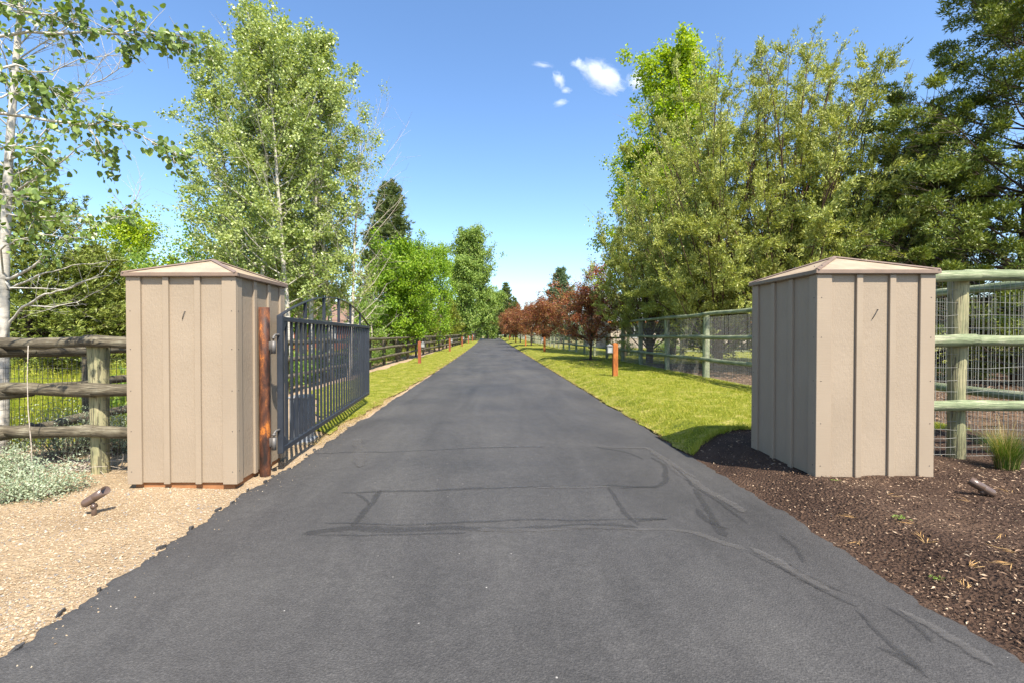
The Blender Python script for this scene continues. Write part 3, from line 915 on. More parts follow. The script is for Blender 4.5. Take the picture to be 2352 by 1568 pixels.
def fence(label, posts, heights, post_h, mk, rail_r=.065, post_r=.085, side=(0, 0), wire=None, cat='fence', ext0=0.0, ext1=0.0, posts_skip=(), group=None, pmk=None):
    """posts: list of (x, y); rails at heights above the ground run from post to post on the given side"""
    z0 = gzf(*posts[0])
    root = thing('timber_fence', label, cat, (posts[0][0], posts[0][1], z0), 0, group)
    o = np.array([posts[0][0], posts[0][1], z0])
    rr = random.Random(len(posts) * 7 + int(post_h * 100))
    Z = [gzf(*p) for p in posts]
    for i, p in enumerate(posts):
        if i in posts_skip: continue
        near = math.hypot(*p) < 18
        m = rr.choice(LOGS[(pmk or mk) + ('_post' if near else '_post_far')])
        link('fence_post', m, root, np.array([p[0], p[1], Z[i] - .15]) - o, (rr.uniform(-.012, .012), rr.uniform(-.012, .012), rr.uniform(0, 6)),
             (post_r * rr.uniform(.93, 1.07), post_r * rr.uniform(.93, 1.07), post_h + .15))
    for i in range(len(posts) - 1):
        a, b = np.array([*posts[i], Z[i]]), np.array([*posts[i + 1], Z[i + 1]])
        near = min(math.hypot(*posts[i]), math.hypot(*posts[i + 1])) < 18
        dd = (b - a)[:2] / np.linalg.norm((b - a)[:2])
        off = np.array([side[0], side[1], 0])
        for hh in heights:
            e0 = ext0 if i == 0 else .06; e1 = ext1 if i == len(posts) - 2 else .06
            A = a + [-dd[0] * e0, -dd[1] * e0, hh + rr.uniform(-.012, .012)] + off
            B = b + [dd[0] * e1, dd[1] * e1, hh + rr.uniform(-.012, .012)] + off
            d = B - A; L = float(np.linalg.norm(d)); mid = (A + B) / 2 - o
            m = rr.choice(LOGS[mk + ('' if near else '_far')])
            flip = rr.random() < .5
            q = Vector(d if not flip else -d).to_track_quat('X', 'Z')
            e = q.to_matrix() @ Matrix.Rotation(rr.uniform(-.5, .5), 3, 'X')
            r_ = rail_r * rr.uniform(.92, 1.08)
            ob_ = link('rail', m, root, mid, e.to_euler(), (L, r_, r_))
        if wire:
            sv, hs, rw, wm, wh, sag, woff = wire
            wo_ = np.array([woff[0], woff[1], 0])
            me = wire_panel(a, b, 0.0, float(b[2] - a[2]), wh, sv, hs, rw, wm, i, sag)
            link('wire_mesh', me, root, a - o + wo_)
    return root

HR = [.03, .13, .23, .33, .43, .53, .65, .77, .90, 1.05, 1.20, 1.35, 1.50, 1.65, 1.80, 1.95]
HL = [.03, .13, .23, .33, .43, .53, .63, .73, .85, .97, 1.10, 1.22, 1.34]
M['wire_lit'] = mat_paint('lit_wire', (0.30, 0.30, 0.27), 0.5, 0.4, 0.2)  # fence wire for the right side, its sunlit look put into the colour
M['wire_shaded'] = mat_paint('shaded_wire', (0.10, 0.095, 0.085), 0.55, 0.4, 0.3)  # darker copy for the left fences, shade painted into the wire colour
# right: cross fence from the shed to a corner, then along the lawn
cy = 5.50
fence('tall green timber fence with wire mesh running from the shed away from the driveway', [(4.2, cy), (5.42, cy), (7.12, cy)], [.63, 1.355, 2.085], 2.14, 'wood_r', .066, .098, (0, -.14),
      (.060, HR, .0022, M['wire_lit'], 2.05, .006, (0, -.06)), ext0=.1, ext1=.2, posts_skip=(0, 2), pmk='wood_post')
pr = [(7.12, 5.50), (7.12, 8.95), (7.12, 12.3), (7.10, 15.75), (7.08, 19.2), (7.02, 22.5), (6.90, 25.2)]
fence('tall green timber fence with fine wire mesh along the right lawn', pr, [.62, 1.35, 2.09], 2.12, 'wood_r', .066, .10, (-.13, 0),
      (.055, HR, .0024, M['wire_lit'], 2.0, .004, (-.06, 0)), ext0=.1, ext1=.1)
yy = np.concatenate([[25.2], np.arange(28.3, 112, 3.15)])
plow = [(6.9 - .4 * (1 - math.exp(-(y - 25.2) / 12)) + float(drift(y)) - float(drift(25.2)), y) for y in yy]
fence('low green timber fence with two rails beyond the tall one, behind the red trees', plow, [.60, 1.24], 1.32, 'wood_r', .058, .085, (-.11, 0),
      (.15, [.1, .25, .4, .75, .95, 1.1], .0028, M['wire_lit'], 1.15, .003, (-.05, 0)), ext0=.05, posts_skip=(0,))
pk = [(9.0, 31.5), (12.4, 31.2), (15.8, 31.0), (19.2, 30.8), (22.6, 30.6)]
fence('pale paddock fence with wire mesh on the lawn behind the tall fence', pk, [.35, 1.55], 1.62, 'wood_r', .055, .075, (0, -.1),
      (.10, [.1, .25, .4, .55, .7, .85, 1.0, 1.2, 1.4], .003, M['wire_lit'], 1.5, .003, (0, -.05)))
# left: cross fence beside the shed, and the long one along the drive
cl = at_y(28, 900, 5.55).x
fence('weathered grey log fence with wire mesh between the shed and the corner', [(-3.55, 5.58), (at_y(229, 900, 5.58).x, 5.58), (cl - .1, 5.62)], [.49, .985, 1.52], 1.545, 'wood_l', .070, .095, (0, -.14),
      (.058, HL, .0022, M['wire_shaded'], 1.36, .005, (0, -.05)), ext0=.0, ext1=.0, posts_skip=(0, 2), pmk='wood_post')
xs = at_y(196, 900, 6.75).x
pl = [(cl - .75, 2.6), (cl - .12, 5.70), (xs, 6.85)] + [(-5.72 - .04 * k, 6.85 + 3.1 * k) for k in range(1, 7)]
y0 = pl[-1][1]
pl += [(-5.96 + .020 * (y - y0) + 0.0, y) for y in np.arange(y0 + 3.1, 84, 3.1)]
fence('long weathered log fence running beside the left lawn', pl, [.46, .93, 1.40], 1.46, 'wood_l', .066, .090, (.13, 0),
      (.075, HL, .0020, M['wire_shaded'], 1.30, .004, (.05, 0)), ext0=.0, posts_skip=(1,))

# ------------------------------------------------------------------ bollard lamps
bx_me = {}
for mk in ('cedar', 'cedar_red'):
    bx_me[mk] = Geo().box((0, 0, .45), (2, 2, 1.1), .04).mesh('post', M[mk])
def bollard(x, y, h, side, mk, label, w=.082):
    z = gzf(x, y)
    root = thing('bollard_lamp', label, 'lamp', (x, y, z), 0, 'cedar bollard lamps along the driveway')
    link('post', bx_me[mk], root, (0, 0, 0), None, (w, w, h))
    cap = Geo().poly(np.array([[-w, -w, h], [w, -w, h], [w, w, h], [-w, w, h], [0, 0, h + .035]]), [[3, 2, 1, 0]], [[0, 1, 4], [1, 2, 4], [2, 3, 4], [3, 0, 4]])
    link('post_top', cap.mesh('post_top', M[mk]), root)
    lx = side * (w + .105)
    zl = h - .17
    lt = link('lantern', Geo().box((lx, 0, zl - .135), (.19, .17, .02), .004).box((lx, 0, zl + .085), (.19, .17, .022), .004)
         .box((lx - .08, -.07, zl - .02), (.02, .02, .20)).box((lx + .08, -.07, zl - .02), (.02, .02, .20)).box((lx - .08, .07, zl - .02), (.02, .02, .20)).box((lx + .08, .07, zl - .02), (.02, .02, .20))
         .mesh('lantern', M['lantern']), root)
    link('glass', Geo().box((lx, 0, zl - .025), (.145, .125, .195)).mesh('glass', M['frost']), lt)
    b = .10; zr = zl + .097
    P = np.array([[lx - b, -b, zr], [lx + b, -b, zr], [lx + b, b, zr], [lx - b, b, zr], [lx - .035, -.035, zr + .05], [lx + .035, -.035, zr + .05], [lx + .035, .035, zr + .05], [lx - .035, .035, zr + .05]])
    gr = Geo().poly(P, [[3, 2, 1, 0], [0, 1, 5, 4], [1, 2, 6, 5], [2, 3, 7, 6], [3, 0, 4, 7], [4, 5, 6, 7]])
    gr.tube([(lx, 0, zr + .045), (lx, 0, zr + .085)], [.022, .006], 8)
    link('lantern_roof', gr.mesh('lantern_roof', M['lantern']), lt)
    link('bracket', Geo().box((side * (w + .006), 0, zl - .03), (.012, .09, .15)).mesh('bracket', M['lantern']), root)
    return root
rb = [(4.17, 16.2, 1.12), (4.12, 38.5, 1.15), (3.75, 56.0, 1.15), (3.35, 73, 1.15), (2.95, 89, 1.15)]
rl = ['orange cedar bollard lamp on the right lawn, the one before the first red tree', 'orange cedar bollard lamp beside the second red tree',
      'orange cedar bollard lamp under the third red tree', 'orange cedar bollard lamp by the fourth red tree down the drive', 'farthest cedar bollard lamp on the red trees side']
for (x, y, h), lb in zip(rb, rl): bollard(x, y, h, -1, 'cedar', lb)
lb_ = [(-4.22, 26.6, 1.22), (-4.2, 44.5, 1.2), (-4.15, 61, 1.2), (-4.15, 76, 1.2), (-4.2, 91, 1.2)]
ll = ['reddish cedar bollard lamp on the left lawn, first one past the open gate', 'reddish cedar bollard lamp on the left lawn, second past the gate', 'reddish cedar bollard lamp, third past the gate',
      'reddish cedar bollard lamp, fourth past the gate, near the poplar', 'reddish cedar bollard lamp, last of its row on the fence side']
for (x, y, h), lb in zip(lb_, ll): bollard(x, y, h, 1, 'cedar_red', lb)

# ------------------------------------------------------------------ houses
def house(loc, rotz, label, w, d, wh, rh, wall, roof, garage=False):
    root = thing('house', label, 'house', loc, rotz)
    link('wall', Geo().box((0, 0, wh / 2 - .2), (w, d, wh + .4)).mesh('wall', M[wall]), root)
    e = .5
    P = np.array([[-w / 2 - e, -d / 2 - e, wh - .12], [w / 2 + e, -d / 2 - e, wh - .12], [w / 2 + e, d / 2 + e, wh - .12], [-w / 2 - e, d / 2 + e, wh - .12], [-w / 2 - e, 0, wh + rh], [w / 2 + e, 0, wh + rh]])
    P2 = np.vstack([P, P - [0, 0, .18]])
    rf = link('roof', Geo().poly(P2, [[0, 1, 5, 4], [2, 3, 4, 5], [7, 6, 10, 11], [9, 8, 11, 10], [0, 6, 7, 1], [2, 8, 9, 3], [0, 4, 10, 6], [3, 9, 10, 4], [1, 7, 11, 5], [2, 5, 11, 8]]).mesh('roof', M[roof]), root)
    link('gable', Geo().poly(np.array([[-w / 2, -d / 2, wh + .19], [-w / 2, d / 2, wh + .19], [-w / 2, 0, wh + rh - .3], [w / 2, -d / 2, wh + .19], [w / 2, d / 2, wh + .19], [w / 2, 0, wh + rh - .3]]), [[0, 3, 4, 1]], [[0, 1, 2], [3, 5, 4]]).mesh('gable', M[wall]), root)
    link('chimney', Geo().box((w * .22, d * .12, wh + rh * .8), (.8, .8, 1.6), .03).mesh('chimney', M[wall]), rf)
    link('fascia', Geo().box((0, -d / 2 - e - .02, wh - .2), (w + 2 * e, .04, .2)).mesh('fascia', M['cedar' if wall == 'tanwall' else 'white']), root)
    for k, fx in enumerate((-.36, -.12, .14, .36)):
        if garage and k == 0:
            gd = link('garage_door', Geo().box((w * fx, -d / 2 - .03, 1.15), (3.0, .06, 2.3), .01).mesh('garage_door', M['white']), root)
            continue
        wn = link('window', Geo().box((w * fx, -d / 2 - .02, 1.6), (1.4, .08, 1.2)).mesh('window', M['white']), root)
        link('pane', Geo().box((w * fx - .33, -d / 2 - .055, 1.6), (.58, .03, 1.04)).mesh('pane', M['glass']), wn)
        link('pane', Geo().box((w * fx + .33, -d / 2 - .055, 1.6), (.58, .03, 1.04)).mesh('pane', M['glass']), wn)
    return root
p = at_y(850, 770, 46)
house((p.x - 5.0, 48, gzf(-12, 46)), -.12, 'red brown house with brown shingle roof behind the left trees', 16, 8, 2.7, 2.2, 'redwall', 'roof_b', True)
p = at_y(1500, 770, 52)
house((p.x + 3.0, 54, gzf(18, 52)), .1, 'tan house with grey shingle roof behind the tall junipers', 18, 9, 2.8, 3.0, 'tanwall', 'roof_g')

# ------------------------------------------------------------------ trees
def unit(v):
    return v / (np.linalg.norm(v, axis=-1, keepdims=True) + 1e-9)

def kites(P, D, N, L, W, fold=0.22, mid=0.45):
    """folded leaf-shaped faces: two triangles each"""
    D = unit(D); S = unit(np.cross(D, N)); Nn = np.cross(S, D)
    L = L[:, None]; W = W[:, None]
    V = np.stack([P, P + D * L * mid + S * W * .5 + Nn * W * fold, P + D * L, P + D * L * mid - S * W * .5 + Nn * W * fold], 1).reshape(-1, 3)
    b = np.arange(len(P))[:, None] * 4
    return V, [np.vstack([b + [0, 1, 2], b + [0, 2, 3]])]

def spikes(P, D, N, L, W):
    """thin needles or blades: one triangle each"""
    D = unit(D); S = unit(np.cross(D, N)); W = W[:, None]; L = L[:, None]
    V = np.stack([P - S * W * .5, P + S * W * .5, P + D * L], 1).reshape(-1, 3)
    return V, [np.arange(len(P))[:, None] * 3 + np.array([[0, 1, 2]])]

def round_leaves(P, D, N, L):
    """nearly round leaves with a fold along the midrib and a point"""
    D = unit(D); S = unit(np.cross(D, N)); Nn = np.cross(S, D)
    L = L[:, None]
    prof = [(0.10, .32), (.42, .50), (.74, .36)]
    V = [P]
    for s in (1, -1):
        for a, w in prof:
            V.append(P + D * L * a + S * L * (w * s) + Nn * L * (w * .28 - .10 * a * a))
    V.append(P + D * L * 1.0 - Nn * L * .12)
    V = np.stack(V, 1).reshape(-1, 3)
    b = np.arange(len(P))[:, None] * 8
    return V, [np.vstack([b + [0, 1, 2, 3, 7], b + [0, 7, 6, 5, 4]])]

def polyl(r, p, d, L, n=6, up=0.0, jit=0.08):
    p = np.array(p, float); d = unit(np.array(d, float))
    out = [p]
    J = r.normal(0, jit, (n, 3))
    for i in range(n):
        d = d + J[i]; d[2] += up / n
        d = d / math.sqrt(d @ d)
        p = p + d * (L / n); out.append(p)
    return np.array(out)

def at_t(pl, t):
    k = t * (len(pl) - 1); i = min(int(k), len(pl) - 2); f = k - i
    return pl[i] * (1 - f) + pl[i + 1] * f, unit(pl[i + 1] - pl[i])

PROF = {'oval': lambda t: max(.12, math.sin(math.pi * (.12 + .83 * t))) ** .75,
        'aspen': lambda t: .55 + .45 * math.sin(math.pi * min(1, .15 + .9 * t)) if t < .8 else max(.12, 1.9 * (1.05 - t) + .1),
        'cone': lambda t: max(.08, 1 - .9 * t), 'egg': lambda t: max(.1, math.sin(math.pi * (.22 + .76 * t))) ** .6,
        'vase': lambda t: .55 + .45 * math.sin(math.pi * (.05 + .75 * t))}

class Anch:
    def __init__(s): s.p, s.d, s.w = [], [], []
    def add(s, pts, w=1.0):
        T = unit(np.gradient(pts, axis=0))
        s.p.append(pts); s.d.append(T); s.w.append(np.full(len(pts), w))
    def get(s): return np.vstack(s.p), np.vstack(s.d), np.concatenate(s.w)

def sample(r, an, n, clump, per=1):
    """n places gathered in clusters of about per round points of the twigs"""
    p, d, w = an.get()
    m = max(1, n // per)
    c = r.choice(len(p), m, p=w / w.sum())
    ctr = p[c] + r.normal(0, 1, (m, 3)) * clump * .5
    j = r.integers(0, m, n)
    return ctr[j] + r.normal(0, 1, (n, 3)) * clump, d[c][j]

def leaves_for(r, an, n, clump, leaf, rnd=False, aspect=.75, upb=.5, droop=.35, per=1):
    P, D = sample(r, an, n, clump, per)
    D = unit(D * .35 + r.normal(0, .6, (n, 3)) - [0, 0, droop])
    N = unit(r.normal(0, .6, (n, 3)) + [.1, -.35, upb + .2])
    L = leaf * r.uniform(.7, 1.25, n)
    return round_leaves(P, D, N, L) if rnd else kites(P, D, N, L, L * aspect)

def sprigs_for(r, an, n, clump, L, W, spread=.45, up=.1, per=8, along=0.0, puff=False):
    if puff:
        p, d, w = an.get(); m = max(1, n // per)
        c = r.choice(len(p), m, p=w / w.sum()); j = r.integers(0, m, n)
        o = unit(r.normal(0, 1, (n, 3)))
        rad = clump * (r.uniform(.55, 1.5, m))[j][:, None] * r.uniform(.45, 1.1, (n, 1))
        P = p[c][j] + o * rad * [1, 1, .62]
        D = o * .9 + d[c][j] * .35 + [0, 0, .35]
    else:
        P, D = sample(r, an, n, clump, per)
    if along: P = P + D * r.uniform(0, along, n)[:, None]
    D = unit(D + r.normal(0, spread, (n, 3)) + [0, 0, up])
    N = unit(r.normal(0, 1, (n, 3)))
    l = L * r.uniform(.6, 1.3, n)
    return spikes(P, D, N, l, W * 1.25 * r.uniform(.7, 1.3, n))

def deciduous(seed, H, base, R, tr, nprim, nsec, nleaf, leaf, clump, prof='oval', ang=55, up=.35, lean=(0, 0), rnd=False, stems=1, trunk_jit=.02, bare=0.0, aspect=.75, wood_sides=8, per=22):
    r = np.random.default_rng(seed)
    g = Geo(); an = Anch()
    for st in range(stems):
        az0 = r.uniform(0, 6.28)
        d0 = np.array([lean[0] + (.22 * math.cos(az0) if stems > 1 else 0), lean[1] + (.22 * math.sin(az0) if stems > 1 else 0), 1.0])
        hh = H * .93 * (1 if stems == 1 else r.uniform(.82, 1.0))
        tk = polyl(r, (0, 0, -.15), d0, hh * 1.02, 12, .05, trunk_jit)
        tt = np.linspace(0, 1, 13)
        rad = tr * (1 - tt) ** .85 * (1 + .5 * np.exp(-tt * 22)) + .008
        g.tube(tk, rad, wood_sides)
        an.add(tk[-3:], .6)
        for i in range(nprim // stems):
            t = base + (1 - base) * ((i + r.uniform(0, 1)) / (nprim // stems)) ** .9 * .985
            p, _ = at_t(tk, t)
            tp = (t - base) / (1 - base)
            Lb = R * PROF[prof](tp) * r.uniform(.72, 1.18)
            az = i * 2.39996 + r.uniform(-.5, .5)
            a = math.radians(ang) * r.uniform(.8, 1.2) * (1 - .45 * tp)
            d = np.array([math.cos(az) * math.sin(a), math.sin(az) * math.sin(a), math.cos(a)])
            br = polyl(r, p, d, Lb / max(.55, math.sin(a)) * .95, 7, up * (1 - tp) * 1.2, .07)
            rb = max(.007, tr * (1 - t) ** .8 * .34)
            g.tube(br, np.linspace(rb, rb * .25 + .002, 8), 5, False)
            dead = r.random() < bare
            for j in range(nsec):
                s = .22 + .78 * (j + r.uniform(0, 1)) / nsec
                q, tg = at_t(br, min(s, .999))
                dv = unit(tg * .55 + r.normal(0, .55, 3) + [0, 0, .15])
                sc = polyl(r, q, dv, Lb * r.uniform(.22, .42) + .12, 4, .1, .12)
                g.tube(sc[[0, 2, 4]], np.linspace(max(.004, rb * .3), .002, 3), 3, False)
                if not dead: an.add(sc[1:], r.exponential(1.0) + .15)
            if not dead: an.add(br[3:], .3)
    return g, leaves_for(r, an, nleaf, clump, leaf, rnd, aspect, .5, .35, per)

def conifer(seed, H, base, R, tr, whorls, per, nspr, L, W, clump=.04, s0=-.2, s1=.5, up=.3, irr=.25, spread=.45, power=.8, twig=.34, tips=False, clus=8):
    r = np.random.default_rng(seed)
    g = Geo(); an = Anch()
    tk = polyl(r, (0, 0, -.15), (0, 0, 1), H, 10, 0, .012)
    g.tube(tk, tr * (1 - np.linspace(0, 1, 11)) ** .9 + .01, 8)
    an.add(tk[-2:], .5)
    for w in range(whorls):
        t = (w + r.uniform(-.3, .3)) / whorls
        t = min(max(t, 0), .985)
        p, _ = at_t(tk, base + (1 - base) * t)
        for k in range(per):
            az = w * 1.1 + k * 6.283 / per + r.uniform(-.35, .35)
            Lb = (R * (1 - t) ** power + .12) * (1 + r.uniform(-irr, irr * .7))
            sl = s0 + (s1 - s0) * t + r.normal(0, .08)
            br = polyl(r, p, (math.cos(az), math.sin(az), sl), Lb, 6, up, .05)
            rb = max(.006, tr * (1 - t) * .28)
            g.tube(br, np.linspace(rb, .003, 7), 4, False)
            an.add(br[2:], .8)
            nt = max(3, int(Lb / .16))
            for j in range(nt):
                s = .18 + .8 * (j + r.uniform(0, 1)) / nt
                q, tg = at_t(br, min(s, .999))
                sd = unit(np.cross(tg, [0, 0, 1.0])) * (1 if j % 2 else -1)
                tw = polyl(r, q, tg * .75 + sd * r.uniform(.5, 1) + [0, 0, r.normal(-.05, .2)], Lb * twig * (1.15 - .6 * s) + .10, 3, 0, .1)
                if tips:
                    an.add(tw[-2:], r.exponential(1.0) + .1)
                    g.tube(tw[[0, 3]], [.008, .003], 3, False)
                else: an.add(tw, 1.0)
    return g, sprigs_for(r, an, nspr, clump, L, W, spread, .1, clus, 0.0, tips)

def juniper(seed, H, R, nst, nsh, nspr, L, W, tr=.16, low=.2, clump=.05, lean=(0, 0), per=10, along=.2):
    """many slanting stems that fan out from a low fork and end in a dome"""
    r = np.random.default_rng(seed)
    g = Geo(); an = Anch()
    g.tube(polyl(r, (0, 0, -.2), (0, 0, 1), H * .3, 6, 0, .03), np.linspace(tr * 1.4, tr * .7, 7), 8)
    for i in range(nst):
        u_ = (i + .5) / nst
        a = math.acos(1 - u_ * .97)                         # even over the dome
        az = i * 2.39996 + r.uniform(-.5, .5)
        k = r.uniform(.84, 1.1)
        tip = np.array([R * math.sin(a) * math.cos(az) * k + lean[0], R * math.sin(a) * math.sin(az) * k + lean[1], H * (low + (1 - low) * math.cos(a) ** .8) * r.uniform(.9, 1.05)])
        p0 = np.array([0, 0, H * r.uniform(.04, .30) * (1 - .5 * math.sin(a)) + .1])
        d = tip - p0
        br = polyl(r, p0, unit(d) + np.array([0, 0, -.18 if a > .8 else .05]), np.linalg.norm(d), 9, .36 if a > .8 else -.1, .03)
        rb = tr * .42 * (1.1 - .5 * math.sin(a))
        g.tube(br, np.linspace(rb, .006, 10), 5, False)
        for j in range(nsh):
            s_ = .18 + .82 * (j + r.uniform(0, 1)) / nsh
            q, tg = at_t(br, min(s_, .999))
            dv = unit(tg * .7 + r.normal(0, .58, 3) + [0, 0, .18])
            sh = polyl(r, q, dv, r.uniform(.4, 1.2) * R / 4.2 * (1.3 - .6 * s_), 4, .2, .07)
            g.tube(sh[[0, 2, 4]], np.linspace(max(.005, rb * .15), .003, 3), 3, False)
            w = r.exponential(.8) + .25
            an.add(sh[1:], w)
            for m in range(3):
                q2, t2 = at_t(sh, r.uniform(.2, .98))
                an.add(polyl(r, q2, t2 + r.normal(0, .5, 3) + [0, 0, .1], r.uniform(.18, .42) * R / 4.2, 3, .1, .08), w)
    return g, sprigs_for(r, an, nspr, clump, L, W, .5, .15, per, along)

def tree_from(name, built, bark, leaf, label, loc, rotz=0, group=None, scale=None):
    g, (V, F) = built
    root = thing(name, label, 'tree', loc, rotz, group)
    if scale: root.scale = scale
    link('trunk', g.mesh('trunk', M[bark], True), root)
    link('crown', mesh_np('crown', V, F, M[leaf]), root)
    return root

def B(px, d, dz=0.0):
    x = (px - 1135.0) / FPX * d
    return (x, d, gzf(x, d) - .05 + dz)

def HT(py, d, loc):
    """height above its base of something whose top shows at row py"""
    return CAM_Z + (770.0 - py) / FPX * d - loc[2]

# --- aspen clump behind the gate
var = [deciduous(100 + i, 13.4, .20, 2.0, .105, 46, 9, 13500, .102, .11, 'aspen', 60, .45, (0, 0), False, 1, .018, .06, .88, 8, 26) for i in range(4)]
pro = []
for i in range(4):
    g, (V, F) = var[i]
    pro.append((g.mesh('trunk', M['bark_far'], True), mesh_np('crown', V, F, M['l_aspen'])))
asp = [(598, 16.2, 95, 0, 'leftmost white trunked aspen of the clump behind the gate'), (640, 17.6, 40, 1, 'tall aspen of the clump behind the shed roof, its top in the sky'),
       (668, 15.6, 70, 2, 'thick grey trunked aspen at the shed corner'), (692, 18.4, 60, 3, 'slim aspen in the middle of the clump behind the gate arch'),
       (716, 16.6, 75, 0, 'aspen behind the first strut of the gate arch'), (738, 18.8, 110, 1, 'slim aspen behind the middle of the gate arch'),
       (762, 17.2, 190, 2, 'rightmost leafy aspen of the clump above the gate'), (556, 18.6, 130, 3, 'aspen at the back of the clump rising over the shed'),
       (515, 17.0, 260, 2, 'lower spreading aspen hidden behind the shed')]
for k, (px, d, top, v, lb) in enumerate(asp):
    loc = B(px, d)
    sc = HT(top, d, loc) / 13.0
    root = thing('aspen_tree', lb, 'tree', loc, k * 1.7, 'aspens of the clump behind the gate')
    root.scale = (max(.85, sc), max(.85, sc), sc)
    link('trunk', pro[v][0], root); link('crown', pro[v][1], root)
bare = deciduous(140, 9.5, .2, 2.2, .07, 40, 9, 2500, .06, .1, 'vase', 62, .5, (.05, 0), False, 1, .03, .75)
tree_from('aspen_tree', bare, 'twig_pale', 'l_aspen', 'half dead aspen with bare pale twigs over the far gate end', B(800, 17.5), 1.0)

# --- near aspens on the left: the branches that reach into the view
def near_aspen(loc, label, seed, H, R, tr, nleaf, branches, trunk_pts=None, bare_br=(), crown_base=.3, nprim=34):
    r = np.random.default_rng(seed)
    g = Geo(); an = Anch()
    lo = np.array(loc)
    tk = np.array(trunk_pts) - lo
    n = len(tk)
    g.tube(tk, tr * (1 - np.linspace(0, 1, n) * .85), 14)
    for i in range(nprim):
        t = crown_base + (1 - crown_base) * (i + r.uniform(0, 1)) / nprim * .97
        p, _ = at_t(tk, t)
        az = i * 2.39996
        a = math.radians(60) * (1.1 - .5 * t)
        d = np.array([math.cos(az) * math.sin(a), math.sin(az) * math.sin(a), math.cos(a)])
        br = polyl(r, p, d, R * r.uniform(.6, 1.1), 6, .2, .08)
        g.tube(br, np.linspace(max(.006, tr * .2 * (1 - t * .6)), .004, 7), 5, False)
        for j in range(5):
            q, tg = at_t(br, r.uniform(.2, .99))
            sc = polyl(r, q, tg * .6 + r.normal(0, .6, 3), r.uniform(.2, .55), 3, 0, .1)
            g.tube(sc, np.linspace(.005, .002, 4), 3, False)
            an.add(sc[1:], r.exponential(1) + .2)
    V0, F0 = leaves_for(r, an, nleaf, .07, .060, True, droop=.6)
    an2 = Anch()
    for pts, d0, d1, leafy, th in branches:
        m = len(pts)
        P = np.array([list(at_y(x * .784, y * .784, d0 + (d1 - d0) * k / (m - 1))) for k, (x, y) in enumerate(pts)]) - lo
        tfine = np.linspace(0, 1, m * 3)
        P = np.stack([np.interp(tfine, np.linspace(0, 1, m), P[:, a]) for a in range(3)], -1) + r.normal(0, .008, (m * 3, 3))
        # join to the trunk
        kz = np.argmin(np.linalg.norm(tk - P[0] + [0, 0, .1], axis=1))
        P = np.vstack([tk[kz], P])
        g.tube(P, np.linspace(th, th * .18, len(P)), 6, False)
        for j in range(int(leafy[0])):
            q, tg = at_t(P, r.uniform(leafy[1], .999))
            tw = polyl(r, q, tg * .7 + r.normal(0, .55, 3) + [0, 0, leafy[3]], r.uniform(.08, leafy[2]), 3, -.15, .12)
            g.tube(tw, np.linspace(.004, .0018, 4), 3, False)
            an2.add(tw[1:], 1.0)
        if leafy[0]: an2.add(P[int(len(P) * .8):], 1.0)
    V1, F1 = leaves_for(r, an2, int(sum(b[3][4] for b in branches)), .035, .057, True, droop=.7)
    for pts, d0, d1, nn in bare_br:
        m = len(pts)
        P = np.array([list(at_y(x * .784, y * .784, d0 + (d1 - d0) * k / (m - 1))) for k, (x, y) in enumerate(pts)]) - lo
        g.tube(P, np.linspace(.011, .003, m), 5, False)
        for j in range(nn):
            q, tg = at_t(P, r.uniform(.15, .99))
            tw = polyl(r, q, tg + r.normal(0, .5, 3), r.uniform(.15, .6), 5, .1, .12)
            g.tube(tw, np.linspace(.0045, .0015, 6), 3, False)
            for _ in range(2):
                q2, t2 = at_t(tw, r.uniform(.3, .98))
                g.tube(polyl(r, q2, t2 + r.normal(0, .6, 3), r.uniform(.08, .25), 3, 0, .1), np.linspace(.0025, .001, 4), 3, False)
    root = thing('aspen_tree', label, 'tree', loc)
    link('trunk', g.mesh('trunk', M['bark_aspen'], True), root)
    V = np.vstack([V0, V1]); F = [np.vstack([F0[0], F1[0] + len(V0)])]
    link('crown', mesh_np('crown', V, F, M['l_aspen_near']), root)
    return root

